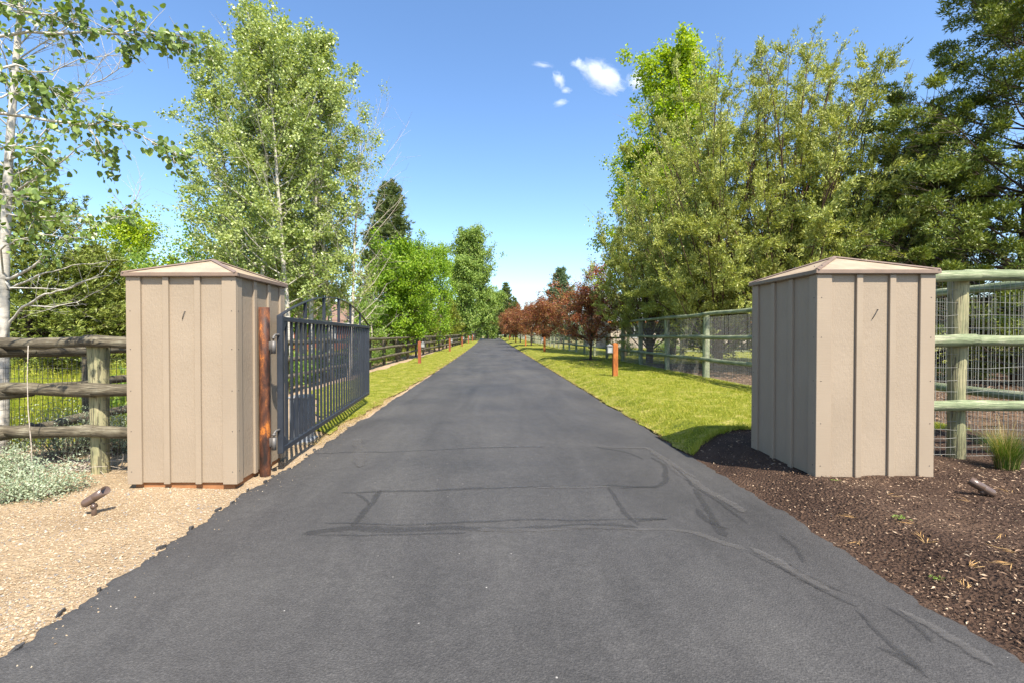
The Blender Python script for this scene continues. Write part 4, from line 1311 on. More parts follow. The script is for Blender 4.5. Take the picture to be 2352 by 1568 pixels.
la = (at_y(6, 900, 6.55).x, 6.55, 0.0)
tp = [(la[0] - .03, 6.55, -.2)] + [tuple(at_y(x, y, 6.55)) for x, y in ((4, 1000), (6, 800), (8, 640), (14, 500), (22, 330), (36, 150), (48, 0), (60, -160), (70, -420))]
near_aspen(la, 'white trunked aspen rising behind the log fence corner', 201, 9, 1.15, .088, 900,
  [([(29, 816), (105, 777), (160, 723), (200, 694), (260, 640)], 6.5, 6.0, (16, .3, .35, 0, 70), .022),
   ([(32, 844), (105, 812), (153, 796), (223, 777), (344, 761)], 6.5, 5.9, (0, 0, 0, 0, 0), .016),
   ([(29, 943), (73, 895), (128, 863), (191, 848), (265, 816), (320, 806)], 6.5, 5.9, (0, 0, 0, 0, 0), .020),
   ([(19, 627), (128, 637), (255, 637), (303, 637), (383, 634)], 6.45, 5.8, (26, .25, .3, 0, 130), .013),
   ([(20, 590), (90, 530), (190, 470), (270, 400)], 6.5, 6.1, (16, .3, .35, .1, 60), .018),
   ([(30, 470), (120, 420), (180, 330), (240, 250)], 6.5, 6.2, (14, .3, .4, .1, 70), .016),
   ([(0, 730), (60, 700), (140, 690), (230, 700)], 6.3, 5.7, (20, .2, .3, 0, 120), .012)],
  tp,
  [([(60, 210), (150, 212), (230, 175), (350, 160)], 6.6, 6.6, 14), ([(90, 300), (200, 270), (300, 235), (345, 205), (352, 180)], 6.6, 6.5, 16),
   ([(60, 170), (120, 130), (190, 90), (240, 20)], 6.7, 6.7, 16), ([(100, 420), (180, 330), (230, 280), (310, 160)], 6.7, 6.7, 14), ([(50, 140), (100, 90), (130, 30)], 6.7, 6.7, 12),
   ([(32, 844), (120, 845), (200, 850), (300, 800)], 6.4, 6.0, 8), ([(73, 895), (150, 900), (230, 885), (290, 850)], 6.4, 6.0, 10), ([(250, 680), (330, 640), (395, 590), (415, 545)], 6.6, 6.6, 8)],
  crown_base=.42, nprim=26)
lb2 = (-5.95, 3.1, 0.0)
tp2 = [(-5.95, 3.1, -.2), (-5.93, 3.1, 1), (-5.9, 3.12, 2.2), (-5.88, 3.15, 3.4), (-5.9, 3.2, 4.6), (-5.86, 3.2, 6), (-5.85, 3.2, 8)]
near_aspen(lb2, 'aspen outside the frame whose leafy branches reach over the log fence', 202, 8, 1.3, .08, 1500,
  [([(-60, 100), (0, 102), (170, 92), (330, 98), (400, 92), (500, 105), (545, 130)], 4.3, 5.0, (70, .2, .34, -.1, 300), .017),
   ([(-60, 330), (0, 335), (150, 350), (255, 370), (305, 355), (400, 385), (450, 420), (510, 450), (540, 455)], 4.3, 5.1, (60, .3, .30, -.1, 230), .016),
   ([(250, 365), (290, 420), (310, 470), (330, 490)], 4.8, 4.9, (14, .2, .25, -.2, 70), .008),
   ([(-40, 20), (40, 30), (120, 45), (230, 20), (260, 60)], 4.2, 4.7, (34, .1, .35, -.1, 190), .012),
   ([(-40, 210), (60, 190), (110, 235), (170, 275), (260, 300)], 4.2, 4.8, (36, .1, .35, -.1, 190), .012),
   ([(-40, 300), (40, 270), (90, 290), (130, 320)], 4.2, 4.6, (22, .1, .35, 0, 130), .010),
   ([(-40, 440), (40, 430), (110, 440), (150, 470)], 4.2, 4.6, (24, .1, .35, 0, 140), .010),
   ([(-40, 560), (40, 575), (90, 610), (120, 660)], 4.2, 4.6, (22, .1, .35, 0, 130), .010),
   ([(310, 98), (345, 60), (355, 30)], 4.9, 4.95, (8, .3, .18, .1, 26), .006),
   ([(330, 100), (360, 135), (385, 160)], 4.9, 4.95, (6, .3, .15, -.1, 18), .006)],
  tp2, crown_base=.35, nprim=26)

# --- other left trees
loc = B(70, 16.5); tree_from('spruce_tree', conifer(301, HT(385, 16.5, loc), .02, 4.0, .15, 36, 8, 90000, .13, .038, .035, -.10, .5, .25, .22, .5, .7), 'bark_dark', 'l_spruce', 'green spruce with low sweeping branches behind the log fence corner', loc)
loc = B(215, 18.5); tree_from('spruce_tree', conifer(302, HT(560, 18.5, loc), .02, 2.7, .10, 24, 8, 50000, .13, .034, .035, -.10, .5, .25, .25, .5, .7), 'bark_dark', 'l_pine_y', 'small yellow green spruce beside the bigger spruce, left of the shed', loc)
loc = B(325, 25); tree_from('maple_tree', deciduous(303, HT(503, 25, loc), .15, 1.9, .12, 34, 8, 14000, .13, .17, 'egg', 50), 'bark_grey', 'l_maple', 'lime green maple rising over the left shed roof', loc)
loc = B(260, 21); tree_from('maple_tree', deciduous(304, HT(640, 21, loc), .1, 2.2, .1, 30, 8, 12000, .12, .2, 'oval', 60), 'bark_grey', 'l_shrub', 'low yellow green tree behind the spruces left of the shed', loc)
loc = B(400, 42); tree_from('pine_tree', conifer(305, HT(582, 42, loc), .1, 1.9, .14, 16, 6, 9000, .26, .07, .06), 'bark_dark', 'l_pine', 'distant dark pine tip beside the left shed roof', loc)
loc = B(520, 24); tree_from('maple_tree', deciduous(306, HT(545, 24, loc), .12, 3.0, .13, 36, 8, 16000, .13, .2, 'egg', 58), 'bark_grey', 'l_maple2', 'dark green leafy tree low behind the aspen clump', loc)
loc = B(660, 28); tree_from('maple_tree', deciduous(307, HT(600, 28, loc), .1, 3.4, .13, 36, 8, 16000, .14, .22, 'oval', 60), 'bark_grey', 'l_maple2', 'broad green tree far behind the aspen trunks', loc)
loc = B(890, 44); tree_from('pine_tree', conifer(308, HT(420, 44, loc), .06, 3.6, .22, 34, 8, 52000, .30, .085, .07, -.05, .7, .5, .18, .5, .5), 'bark_dark', 'l_pine', 'tall dark pine with a rounded tip behind the maple', loc)
loc = B(912, 31.5); tree_from('maple_tree', deciduous(309, HT(545, 31.5, loc), .18, 2.5, .14, 60, 10, 32000, .145, .16, 'egg', 62, .3, (0, 0), False, 2, per=24), 'bark_grey', 'l_maple2', 'bright green maple standing right behind the long log fence', loc)
loc = B(850, 27); tree_from('maple_tree', deciduous(310, HT(690, 27, loc), .1, 1.5, .06, 24, 8, 3000, .11, .14, 'oval', 60, .3, (0, 0), False, 3, .03, .3), 'twig_pale', 'l_shrub', 'twiggy pale green shrub tree between aspens and bright maple', loc)
loc = B(975, 44); tree_from('maple_tree', deciduous(311, HT(590, 44, loc), .1, 2.6, .15, 40, 9, 17000, .16, .25, 'egg', 55), 'bark_grey', 'l_maple2', 'green maple behind the bright one, partly hidden', loc)
loc = B(1012, 57); tree_from('maple_tree', deciduous(312, HT(560, 57, loc), .12, 2.2, .15, 36, 8, 9000, .17, .2, 'aspen', 45), 'bark_grey', 'l_maple2', 'thin topped green tree between the maple and the poplar', loc)
loc = B(965, 55); tree_from('pine_tree', conifer(313, HT(650, 55, loc), .03, 2.6, .14, 18, 7, 20000, .30, .075, .05, 0, .6, .5), 'bark_dark', 'l_pine_y', 'yellow green bushy pine beside the far fence', loc)
loc = B(1024, 68); tree_from('pine_tree', conifer(314, HT(665, 68, loc), .03, 3.0, .14, 18, 7, 20000, .32, .08, .05, 0, .6, .5), 'bark_dark', 'l_pine_y', 'yellow green pine at the end of the log fence', loc)
loc = B(1088, 96); tree_from('poplar_tree', deciduous(315, HT(546, 96, loc), .03, 5.2, .3, 90, 12, 46000, .34, .34, 'egg', 48, .4), 'bark_grey', 'l_poplar', 'tall full poplar at the far end of the driveway', loc)
loc = B(1062, 78); tree_from('poplar_tree', deciduous(316, HT(600, 78, loc), .05, 2.8, .2, 60, 10, 20000, .30, .3, 'egg', 48, .4), 'bark_grey', 'l_poplar', 'smaller poplar just before the tall one', loc)
loc = B(1122, 112); tree_from('poplar_tree', deciduous(317, HT(690, 112, loc), .03, 4.2, .2, 50, 9, 18000, .34, .34, 'oval', 55, .4), 'bark_grey', 'l_poplar', 'low leafy tree at the foot of the tall poplar', loc)

# --- pines that close the view
pp_ = conifer(320, 17.0, .10, 4.0, .28, 24, 6, 17000, .55, .13, .10, 0, .6, .5, .25)
pg, (pv, pf) = pp_
pt_me, pc_me = pg.mesh('trunk', M['bark_jun'], True), mesh_np('crown', pv, pf, M['l_pine'])
far_p = [(1160, 132, 648, 'tallest dark pine closing the far end of the driveway'), (1143, 140, 672, 'dark pine beside the tallest one at the driveway end'), (1186, 140, 684, 'dark pine right of the tallest one at the driveway end'),
         (1205, 150, 705, 'lower dark pine at the driveway end behind the red trees'), (1120, 150, 690, 'dark pine half hidden by the poplar'), (1172, 165, 690, 'background pine between the driveway end pines')]
for k, (px, d, top, lb) in enumerate(far_p):
    loc = B(px, d); sc = HT(top, d, loc) / 17.0
    root = thing('pine_tree', lb, 'tree', loc, k * 1.3, 'pines at the driveway end'); root.scale = (sc * 1.35, sc * 1.35, sc)
    link('trunk', pt_me, root); link('crown', pc_me, root)

# --- right trees
cr = [deciduous(330 + i, 4.75, .26, 2.5, .075, 56, 10, 19000, .10, .12, 'egg', 68, .30, per=24) for i in range(2)]
crm = [(g.mesh('trunk', M['bark_dark'], True), mesh_np('crown', v, f, M['l_crab'])) for g, (v, f) in cr]
cb_ = [(5.45, 26.6, .95, 'first red leaved crabapple on the right lawn, its dark trunk in clear view'), (4.75, 44.5, 1.05, 'second red leaved crabapple of the row, beside a bollard lamp'),
       (4.5, 57, 1.1, 'third red leaved crabapple of the row'), (4.0, 72, 1.15, 'fourth red leaved crabapple of the row'), (3.7, 90, 1.2, 'fifth red leaved crabapple of the row'), (3.4, 108, 1.1, 'last red leaved crabapple by the driveway end')]
for k, (x, y, s, lb) in enumerate(cb_):
    root = thing('crabapple_tree', lb, 'tree', (x, y, gzf(x, y) - .03), k * 2.1, 'red crabapples along the right lawn')
    root.scale = (s, s, s * .8)
    link('trunk', crm[k % 2][0], root); link('crown', crm[k % 2][1], root)
loc = B(1288, 72); tree_from('pine_tree', conifer(340, HT(612, 72, loc), .05, 3.9, .22, 22, 7, 24000, .42, .10, .08, 0, .6, .5, .3), 'bark_dark', 'l_pine_b', 'blue green pine rising behind the red crabapples', loc)
loc = B(1355, 46); tree_from('maple_tree', deciduous(341, HT(600, 46, loc), .15, 1.7, .10, 26, 8, 4500, .13, .2, 'egg', 50, .3, (0, 0), False, 1, .03, .25), 'bark_dark', 'l_crab', 'loose dark red tree behind the first crabapple', loc)
loc = B(1540, 30); tree_from('maple_tree', deciduous(342, HT(105, 30, loc), .12, 3.6, .25, 74, 11, 44000, .19, .19, 'egg', 46, .5, (.05, 0), per=30), 'bark_grey', 'l_maple', 'tall lime green maple standing behind the junipers', loc)
loc = B(1432, 31); tree_from('maple_tree', deciduous(343, HT(330, 31, loc), .15, 2.3, .15, 40, 9, 14000, .16, .22, 'oval', 50, .4), 'bark_grey', 'l_maple', 'lower lime green maple at the side of the tall one', loc)
J = [(1492, 24.0, 360, 3.5, 'olive juniper with a dark trunk behind the tall fence, beside the first red tree', 351, 40, 60000, .3),
     (1650, 19.0, 120, 4.1, 'tall brushy olive juniper behind the wire fence, at the clump middle', 352, 60, 105000, -.1),
     (1800, 17.5, 92, 4.2, 'broad olive juniper rising behind the right shed', 353, 60, 105000, .3),
     (1940, 18.5, 165, 4.0, 'spreading olive juniper next to the dark evergreen', 354, 54, 80000, .5)]
for px, d, top, R, lb, sd, ns, nl, ln_ in J:
    loc = B(px, d)
    tree_from('juniper_tree', juniper(sd, HT(top, d, loc), R, ns, 20, int(nl * 1.5), .095, .034, .15, .22, .05, (ln_, 0), 16, .26), 'bark_jun', 'l_juniper', lb, loc, 0, 'olive junipers behind the tall fence')
loc = B(2345, 13.6); tree_from('juniper_tree', conifer(361, 15.5, .04, 4.3, .2, 26, 7, 215000, .095, .036, .27, .05, .8, .55, .5, .5, .42, .22, True, 260), 'bark_dark', 'l_cedar', 'tall dark evergreen with clumpy foliage beyond the right cross fence', loc)
loc = B(2120, 16.0); tree_from('juniper_tree', conifer(362, HT(330, 16, loc), .02, 3.0, .16, 20, 7, 100000, .095, .036, .26, .05, .8, .55, .4, .5, .5, .22, True, 240), 'bark_dark', 'l_cedar', 'lower dark evergreen between the olive junipers and the tall dark one', loc)
loc = B(2560, 17.0); tree_from('juniper_tree', conifer(363, 13, .02, 4.2, .2, 20, 6, 26000, .14, .05, .22, .1, .9, .5, .4, .75, .45, .28, True, 40), 'bark_jun', 'l_cedar', 'dark evergreen partly outside the frame beyond the cross fence', loc)
for px, d, top, R, sd, lb in ((1620, 27, 640, 3.2, 371, 'low dark juniper bush under the tall junipers, at the lawn side'), (1800, 25, 600, 3.4, 372, 'low dark juniper bush behind the wire mesh in the middle'), (2010, 23, 600, 3.2, 373, 'low dark juniper bush below the dark evergreens')):
    loc = B(px, d)
    tree_from('juniper_tree', juniper(sd, HT(top, d, loc), R, 24, 12, 13000, .20, .07, .1, .1, .08), 'bark_jun', 'l_cedar', lb, loc)

# --- wood on the horizon
def wood(name, x0, x1, y0, y1, n, seed, h0, h1):
    r = np.random.default_rng(seed)
    Ps, Ds, Ls = [], [], []
    for i in range(n):
        x, y = r.uniform(x0, x1), r.uniform(y0, y1)
        h = r.uniform(h0, h1); m = 300
        t = r.uniform(0, 1, m) ** .8
        rad = h * .26 * (1 - t * .85) * np.sqrt(r.uniform(.1, 1, m))
        a = r.uniform(0, 6.28, m)
        Ps.append(np.column_stack([x + rad * np.cos(a), y + rad * np.sin(a), gz(x, y) + t * h - .1]))
    P = np.vstack(Ps); k = len(P)
    V, F = spikes(P, r.normal(0, 1, (k, 3)), r.normal(0, 1, (k, 3)), r.uniform(.8, 1.7, k), r.uniform(.6, 1.2, k))
    o = link(name, mesh_np(name, V, F, M['l_pine']))
    o['kind'] = 'stuff'; o['label'] = 'far off dark wood along the horizon'
wood('far_wood', -260, -14, 150, 230, 75, 401, 7, 15)
wood('far_wood', 16, 260, 150, 230, 75, 402, 7, 15)
wood('far_wood', -15, 18, 190, 230, 12, 403, 7, 12)
wood('far_wood', -95, -38, 60, 140, 22, 404, 5, 10)
wood('far_wood', 40, 110, 62, 140, 22, 405, 6, 11)
# ------------------------------------------------------------------ grass, stones, chips and small plants
def stuff(name, V, F, mat, label, smooth=False):
    o = link(name, mesh_np(name, V, F, mat, smooth))
    o['kind'] = 'stuff'; o['label'] = label
    return o

def blades(r, X, Y, Z, L, W, lean=.35):
    n = len(X)
    P = np.column_stack([X, Y, Z])
    D = unit(np.column_stack([r.normal(0, lean, n), r.normal(0, lean, n), np.ones(n)]))
    N = unit(r.normal(0, 1, (n, 3)))
    return spikes(P, D, N, L, W)

def scatter(r, xl, xr, bands, front=None):
    """bands: (y0, y1, number a square metre)"""
    XX, YY = [], []
    for y0, y1, dens in bands:
        n = int((y1 - y0) * abs(float(np.mean(xr(np.array([y0, y1])) - xl(np.array([y0, y1]))))) * dens)
        y = r.uniform(y0, y1, n); a, b = xl(y), xr(y)
        x = a + (b - a) * r.uniform(0, 1, n)
        XX.append(x); YY.append(y)
    X, Y = np.concatenate(XX), np.concatenate(YY)
    if front is not None:
        k = Y > front(X); X, Y = X[k], Y[k]
    return X, Y

def tufts(r, xl, xr, bands, front=None, m=16):
    X, Y = scatter(r, xl, xr, bands, front)
    X = np.repeat(X, m) + r.normal(0, .028, len(X) * m); Y = np.repeat(Y, m) + r.normal(0, .028, len(Y) * m)
    n = len(X); s = 1 + np.clip((Y - 9) / 14, 0, 1.5)
    return blades(r, X, Y, gz(X, Y) - .004, r.uniform(.045, .105, n), r.uniform(.005, .009, n) * s, .6)

r = np.random.default_rng(77)
fr = lambda x: 6.33 + 0.75 * np.clip((x - 2.65) / 0.9, 0, 1) + 0.05 * np.sin(x * 7)
X, Y = scatter(r, lambda y: road_r(y) + .03, lambda y: 7.15 + drift(y), [(6.3, 9, 2600), (9, 13, 1500), (13, 20, 750), (20, 32, 330), (32, 50, 120)], fr)
nn = len(X); patch = np.clip(.5 + .35 * np.sin(X * 23 + 2 * np.sin(Y * 9)) * np.cos(Y * 19 + 1.7 * np.sin(X * 13)) + .3 * np.sin(X * 5.1 + 2 * np.sin(Y * 2.3)) * np.cos(Y * 4.3), 0, 1.3)
sc = 1 + np.clip((Y - 9) / 14, 0, 1.8)
V, F = blades(r, X, Y, gz(X, Y) - .004, r.uniform(.022, .05, nn) * (.4 + 1.7 * patch ** 2), r.uniform(.005, .009, nn) * sc, .55)
V2, F2 = tufts(r, lambda y: road_r(y) + .1, lambda y: 7.1 + drift(y), [(6.9, 10, 46), (10, 16, 26), (16, 26, 10)], fr)
stuff('lawn_grass', np.vstack([V, V2]), [np.vstack([F[0], F2[0] + len(V)])], M['l_grass'], 'short yellow green grass of the right lawn')
X, Y = scatter(r, lambda y: np.minimum(lawn_l_edge(y), road_l(y) - .35) + .05, lambda y: road_l(y) - .16 * np.clip(1 - (y - 9) / 12, 0, 1) - .06, [(7.9, 11, 2200), (11, 16, 1100), (16, 25, 500), (25, 45, 180)])
nn = len(X); sc = 1 + np.clip((Y - 9) / 14, 0, 1.8)
patch = np.clip(.5 + .35 * np.sin(X * 23 + 2 * np.sin(Y * 9)) * np.cos(Y * 19) + .3 * np.sin(X * 5.1) * np.cos(Y * 4.3), 0, 1.3)
V, F = blades(r, X, Y, gz(X, Y) - .004, r.uniform(.022, .05, nn) * (.4 + 1.7 * patch ** 2), r.uniform(.005, .009, nn) * sc, .55)
stuff('lawn_grass', V, F, M['l_grass'], 'short yellow green grass of the left lawn')
# dry straw along the asphalt edges
X1, Y1 = scatter(r, lambda y: road_r(y) + .0, lambda y: road_r(y) + .13 + .07 * wav(y, 21, 2.0), [(6.4, 12, 3600), (12, 24, 1500), (24, 45, 500)])
X2, Y2 = scatter(r, lambda y: road_l(y) - .30 + .06 * wav(y, 22, 2.0), lambda y: road_l(y) - .01, [(6.9, 12, 2200), (12, 24, 800), (24, 45, 300)])
X, Y = np.concatenate([X1, X2]), np.concatenate([Y1, Y2]); nn = len(X)
sc = 1 + np.clip((Y - 9) / 14, 0, 1.5)
V, F = blades(r, X, Y, gz(X, Y) + .004, r.uniform(.02, .055, nn), r.uniform(.004, .007, nn) * sc, 1.6)
stuff('dry_grass', V, F, M['l_straw'], 'dry straw coloured grass along the asphalt edges')
# grass overhanging the mulch edge of the right lawn
n = 5200
x = r.uniform(2.66, 7.1, n); y = fr(x) + r.normal(.02, .035, n)
V, F = blades(r, x, y, gz(x, y), r.uniform(.05, .11, n), r.uniform(.004, .007, n), .45)
stuff('lawn_edge_grass', V, F, M['l_grass'], 'longer grass fringe where the right lawn meets the mulch')
# lawn seen beyond the tall fence
X, Y = scatter(r, lambda y: np.full_like(y, 7.0), lambda y: np.full_like(y, 24.0), [(23.5, 34, 90), (34, 50, 40)]); nn = len(X)
V, F = blades(r, X, Y, gz(X, Y), r.uniform(.04, .08, nn), r.uniform(.012, .02, nn), .5)
stuff('lawn_grass', V, F, M['l_grass'], 'grass of the lawn beyond the tall fence')
# meadow behind the left fence
n = 15000
x = r.uniform(-16, -6.2, n); y = r.uniform(6.6, 15.5, n)
k = ~((x > -6.6) & (y > 12)); x, y = x[k], y[k]; n = len(x)
tall = .5 + .5 * np.sin(x * 2.1 + 1) * np.cos(y * 1.7)
V, F = blades(r, x, y, gz(x, y) - .06, r.uniform(.4, 1.0, n) * (.55 + .6 * tall), r.uniform(.014, .028, n), .2)
n2 = 15000
x = r.uniform(-14, -6.3, n2); y = r.uniform(7.2, 14, n2)
P = np.column_stack([x, y, gz(x, y) + r.uniform(.02, 1.0, n2) * (.6 + .4 * np.sin(x * 2.1 + 1) * np.cos(y * 1.7))])
V2, F2 = kites(P, r.normal(0, 1, (n2, 3)) + [0, 0, .9], r.normal(0, 1, (n2, 3)) + [0, -.5, .4], r.uniform(.03, .08, n2), r.uniform(.012, .03, n2))
stuff('meadow_plants', np.vstack([V, V2]), [np.vstack([F[0], F2[0] + len(V)])], M['l_meadow'], 'tall yellow green meadow plants behind the left log fence')
n = 16000
x = -6.6 - r.exponential(9, n); y = r.uniform(12, 60, n)
V, F = blades(r, x, y, gz(x, y) - .05, r.uniform(.25, .7, n), r.uniform(.02, .05, n), .3)
stuff('meadow_plants', V, F, M['l_meadow'], 'rough tall grass of the field left of the drive')

# gravel
def stones(r, X, Y, Z, S):
    n = len(X)
    base = np.array([[1, 0, -.35], [-1, 0, -.35], [0, 1, -.35], [0, -1, -.35], [0, 0, 1]], float)
    T = np.array([[0, 2, 4], [2, 1, 4], [1, 3, 4], [3, 0, 4]])
    sh = np.stack([r.uniform(.6, 1.3, n), r.uniform(.5, 1.0, n), r.uniform(.3, .6, n)], -1) * S[:, None]
    Vb = base[None] * sh[:, None, :] * r.uniform(.75, 1.2, (n, 5, 1))
    a = r.uniform(0, 6.28, n); ca, sa = np.cos(a)[:, None], np.sin(a)[:, None]
    Vx = Vb[..., 0] * ca - Vb[..., 1] * sa; Vy = Vb[..., 0] * sa + Vb[..., 1] * ca
    Vz = Vb[..., 2] + Vx * r.normal(0, .25, (n, 1))
    V = np.stack([Vx, Vy, Vz], -1) + np.column_stack([X, Y, Z])[:, None, :]
    return V.reshape(-1, 3), [(np.arange(n)[:, None, None] * 5 + T[None]).reshape(-1, 3)]
X, Y = scatter(r, lambda y: np.full_like(y, -6.6), lambda y: road_l(y) - .01, [(1.9, 3.2, 3800), (3.2, 5, 2200), (5, 7, 900), (7, 9.5, 450)])
k = ~((np.abs(X + 3.33) < .62) & (np.abs(Y - 5.61) < .62)); X, Y = X[k], Y[k]
S = np.clip(r.lognormal(math.log(.0062), .38, len(X)), .004, .022)
V, F = stones(r, X, Y, gz(X, Y) - .020 + S * .15 + lump(X, Y, .006, 3.0), S)
stuff('gravel_stones', V, F, M['stone'], 'loose tan and grey gravel stones of the left bed')
X, Y = scatter(r, lambda y: road_l(y) - .02, lambda y: road_l(y) + .30, [(1.2, 8, 55)])
S = r.uniform(.003, .008, len(X))
V, F = stones(r, X, Y, road_z(X, Y) + .002, S)
stuff('gravel_stones', V, F, M['stone'], 'few stray gravel stones on the asphalt edge')

# mulch chips
X, Y = scatter(r, lambda y: road_r(y) + .01, lambda y: np.full_like(y, 6.9), [(1.5, 3.2, 3300), (3.2, 5, 2000), (5, 7.2, 900)])
k = ~((np.abs(X - (xr0 + xr1) / 2) < .62) & (np.abs(Y - dR - .57) < .62)) & (Y < fr(X) + .05); X, Y = X[k], Y[k]
n = len(X)
P = np.column_stack([X, Y, gz(X, Y) - .006 + r.uniform(0, .012, n) + lump(X, Y, .009, 3.0)])
a = r.uniform(0, 6.28, n)
D = np.column_stack([np.cos(a), np.sin(a), r.normal(0, .28, n)])
L = np.clip(r.lognormal(math.log(.017), .45, n), .006, .06)
V, F = kites(P, D, unit(r.normal(0, .45, (n, 3)) + [0, 0, 1]), L, np.minimum(L * r.uniform(.2, .55, n), .012), .3, .5)
stuff('mulch_chips', V, F, M['chip'], 'dark shredded bark mulch of the right bed')
bunch = []
for q in range(26):
    px, py = r.uniform(1500, 2340), r.uniform(1120, 1500)
    c = on_ground(px, py)
    if c.x < float(road_r(c.y)) + .1 or c.y > 6: continue
    m = int(r.integers(3, 8)); a0 = r.uniform(0, 6.28)
    for _ in range(m):
        a = a0 + r.normal(0, .35)
        bunch.append((c.x + r.normal(0, .01), c.y + r.normal(0, .01), c.z + .016, math.cos(a), math.sin(a), r.normal(.02, .06), r.uniform(.06, .15)))
b = np.array(bunch)
V, F = kites(b[:, :3], b[:, 3:6], np.tile([0, 0, 1.0], (len(b), 1)) + r.normal(0, .2, (len(b), 3)), b[:, 6], np.full(len(b), .0035), .3, .5)
stuff('pine_needles', V, F, M['needle'], 'scattered dry pine needles on the mulch')

# bark litter under the junipers
n = 9000
x = r.uniform(7.3, 20, n); y = r.uniform(7.6, 23, n)
a = r.uniform(0, 6.28, n)
V, F = kites(np.column_stack([x, y, gz(x, y) + r.uniform(-.01, .03, n)]), np.column_stack([np.cos(a), np.sin(a), r.normal(0, .3, n)]), unit(r.normal(0, .4, (n, 3)) + [0, 0, 1]), r.uniform(.05, .14, n), r.uniform(.02, .05, n), .3)
stuff('bark_chips', V, F, mat_chip('bark_chip', [(0, (.05, .028, .016)), (.5, (.17, .10, .06)), (1, (.34, .23, .15))]), 'brown bark litter under the junipers')

# ------------------------------------------------------------------ shrubs and tufts
def shrub(loc, label, seed, R, H, nleaf, leaf, mat, bark='bark_grey', name='shrub', group=None, aspect=.6, twigs=40, clump=.05):
    q = np.random.default_rng(seed)
    g = Geo(); an = Anch()
    for i in range(twigs):
        a = q.uniform(0, 6.28); t = q.uniform(.1, 1) ** .6
        tip = np.array([R * t * math.cos(a), R * t * math.sin(a), H * q.uniform(.45, 1.05) * (1 - .35 * t * t)])
        p0 = np.array([R * .25 * t * math.cos(a), R * .25 * t * math.sin(a), -.03])
        br = polyl(q, p0, tip - p0, np.linalg.norm(tip - p0), 4, .1, .12)
        g.tube(br, np.linspace(.007, .002, 5), 3, False)
        an.add(br[1:], 1.0)
        for j in range(3):
            s, tg = at_t(br, q.uniform(.3, .98))
            tw = polyl(q, s, tg + q.normal(0, .6, 3), q.uniform(.15, .35) * H, 3, .1, .1)
            an.add(tw, 1.0)
    V, F = leaves_for(q, an, nleaf, clump, leaf, False, aspect, .4, -.2)
    root = thing(name, label, 'shrub', loc, 0, group)
    link('stem', g.mesh('stem', M[bark], True), root)
    link('foliage', mesh_np('foliage', V, F, M[mat]), root)
    return root
c = on_ground(60, 1150); shrub((c.x - .15, c.y + .25, c.z - .02), 'silvery sage shrub on the gravel in front of the log fence', 501, .46, .30, 4200, .026, 'l_sage', 'twig_pale', 'sage_shrub')
c = on_ground(-60, 1120); shrub((c.x - .1, c.y + .3, c.z - .02), 'silvery sage shrub at the foot of the aspen beside another', 502, .42, .34, 3000, .026, 'l_sage', 'twig_pale', 'sage_shrub')
shrub((at_y(150, 1000, 6.3).x, 6.35, -.03), 'dark twiggy sage bush behind the mesh of the log fence', 503, .62, .72, 4200, .026, 'l_sage', 'bark_grey', 'sage_shrub', None, .6, 70)
shrub((at_y(262, 1000, 6.4).x, 6.5, -.03), 'sage bush between the fence post and the shed', 504, .35, .62, 2400, .026, 'l_sage', 'bark_grey', 'sage_shrub', None, .6, 40)
for k, (x, y, s, lb) in enumerate([(-6.45, 9.0, 1.0, 'leafy lime shrub behind the fence, seen through the first gate pickets'), (-6.5, 11.2, 1.1, 'leafy lime shrub behind the fence, seen through the middle gate pickets'), (-6.6, 13.6, 1.0, 'leafy lime shrub behind the fence, near the gate end'),
        (-6.6, 16.0, 1.0, 'lime shrub poking through the log fence past the gate end'), (-6.75, 18.6, .9, 'lime shrub behind the log fence, one bay past the gate end'), (-6.7, 21.5, .9, 'lime shrub behind the log fence, two bays past the gate end'),
        (-6.8, 25.0, .9, 'lime shrub behind the log fence opposite the first bollard lamp'), (-6.9, 29.5, 1.0, 'lime shrub at the foot of the bright maple')]):
    shrub((x, y, gzf(x, y) - .04), lb, 510 + k, .95 * s, 1.0 * s, 3000, .085, 'l_shrub', 'bark_grey', 'shrub', 'lime shrubs along the log fence', .7, 40, .1)
for k, (x, y, s, lb) in enumerate([(10.0, 36.0, 1.0, 'small round garden shrub beyond the paddock fence'), (13.5, 36.5, 1.2, 'garden shrub beside the small round one'), (17.0, 37.0, 1.1, 'garden shrub farthest from the driveway')]):
    shrub((x, y, gzf(x, y) - .04), lb, 530 + k, .9 * s, .8 * s, 1600, .10, 'l_poplar', 'bark_grey', 'shrub', 'garden shrubs by the tan house', .7, 24, .12)
# dead twig heap
q = np.random.default_rng(55); g = Geo()
c = on_ground(190, 1078)
for i in range(46):
    p0 = np.array([q.normal(0, .2), q.normal(0, .1), q.uniform(.0, .05)])
    g.tube(polyl(q, p0, (q.normal(0, 1), q.normal(0, .5), q.uniform(.05, .6)), q.uniform(.2, .5), 5, -.2, .16), np.linspace(.005, .002, 6), 4, False)
tag(link('dead_twig_heap', g.mesh('dead_twig_heap', M['twig_pale'], True), None, (c.x, c.y, c.z - .01)), 'heap of dry bare twigs below the log fence post', 'twigs')
# slender dry stalk before the fence
c = on_ground(75, 1105)
g = Geo().tube([(0, 0, -.03), (-.01, 0, .4), (-.04, .0, .8), (-.055, .01, 1.15), (-.05, .02, 1.5)], [.007, .006, .005, .004, .003], 6)
tag(link('dry_stalk', g.mesh('dry_stalk', M['twig_pale'], True), None, (c.x, c.y, c.z)), 'thin dry stalk standing before the log fence', 'stalk')

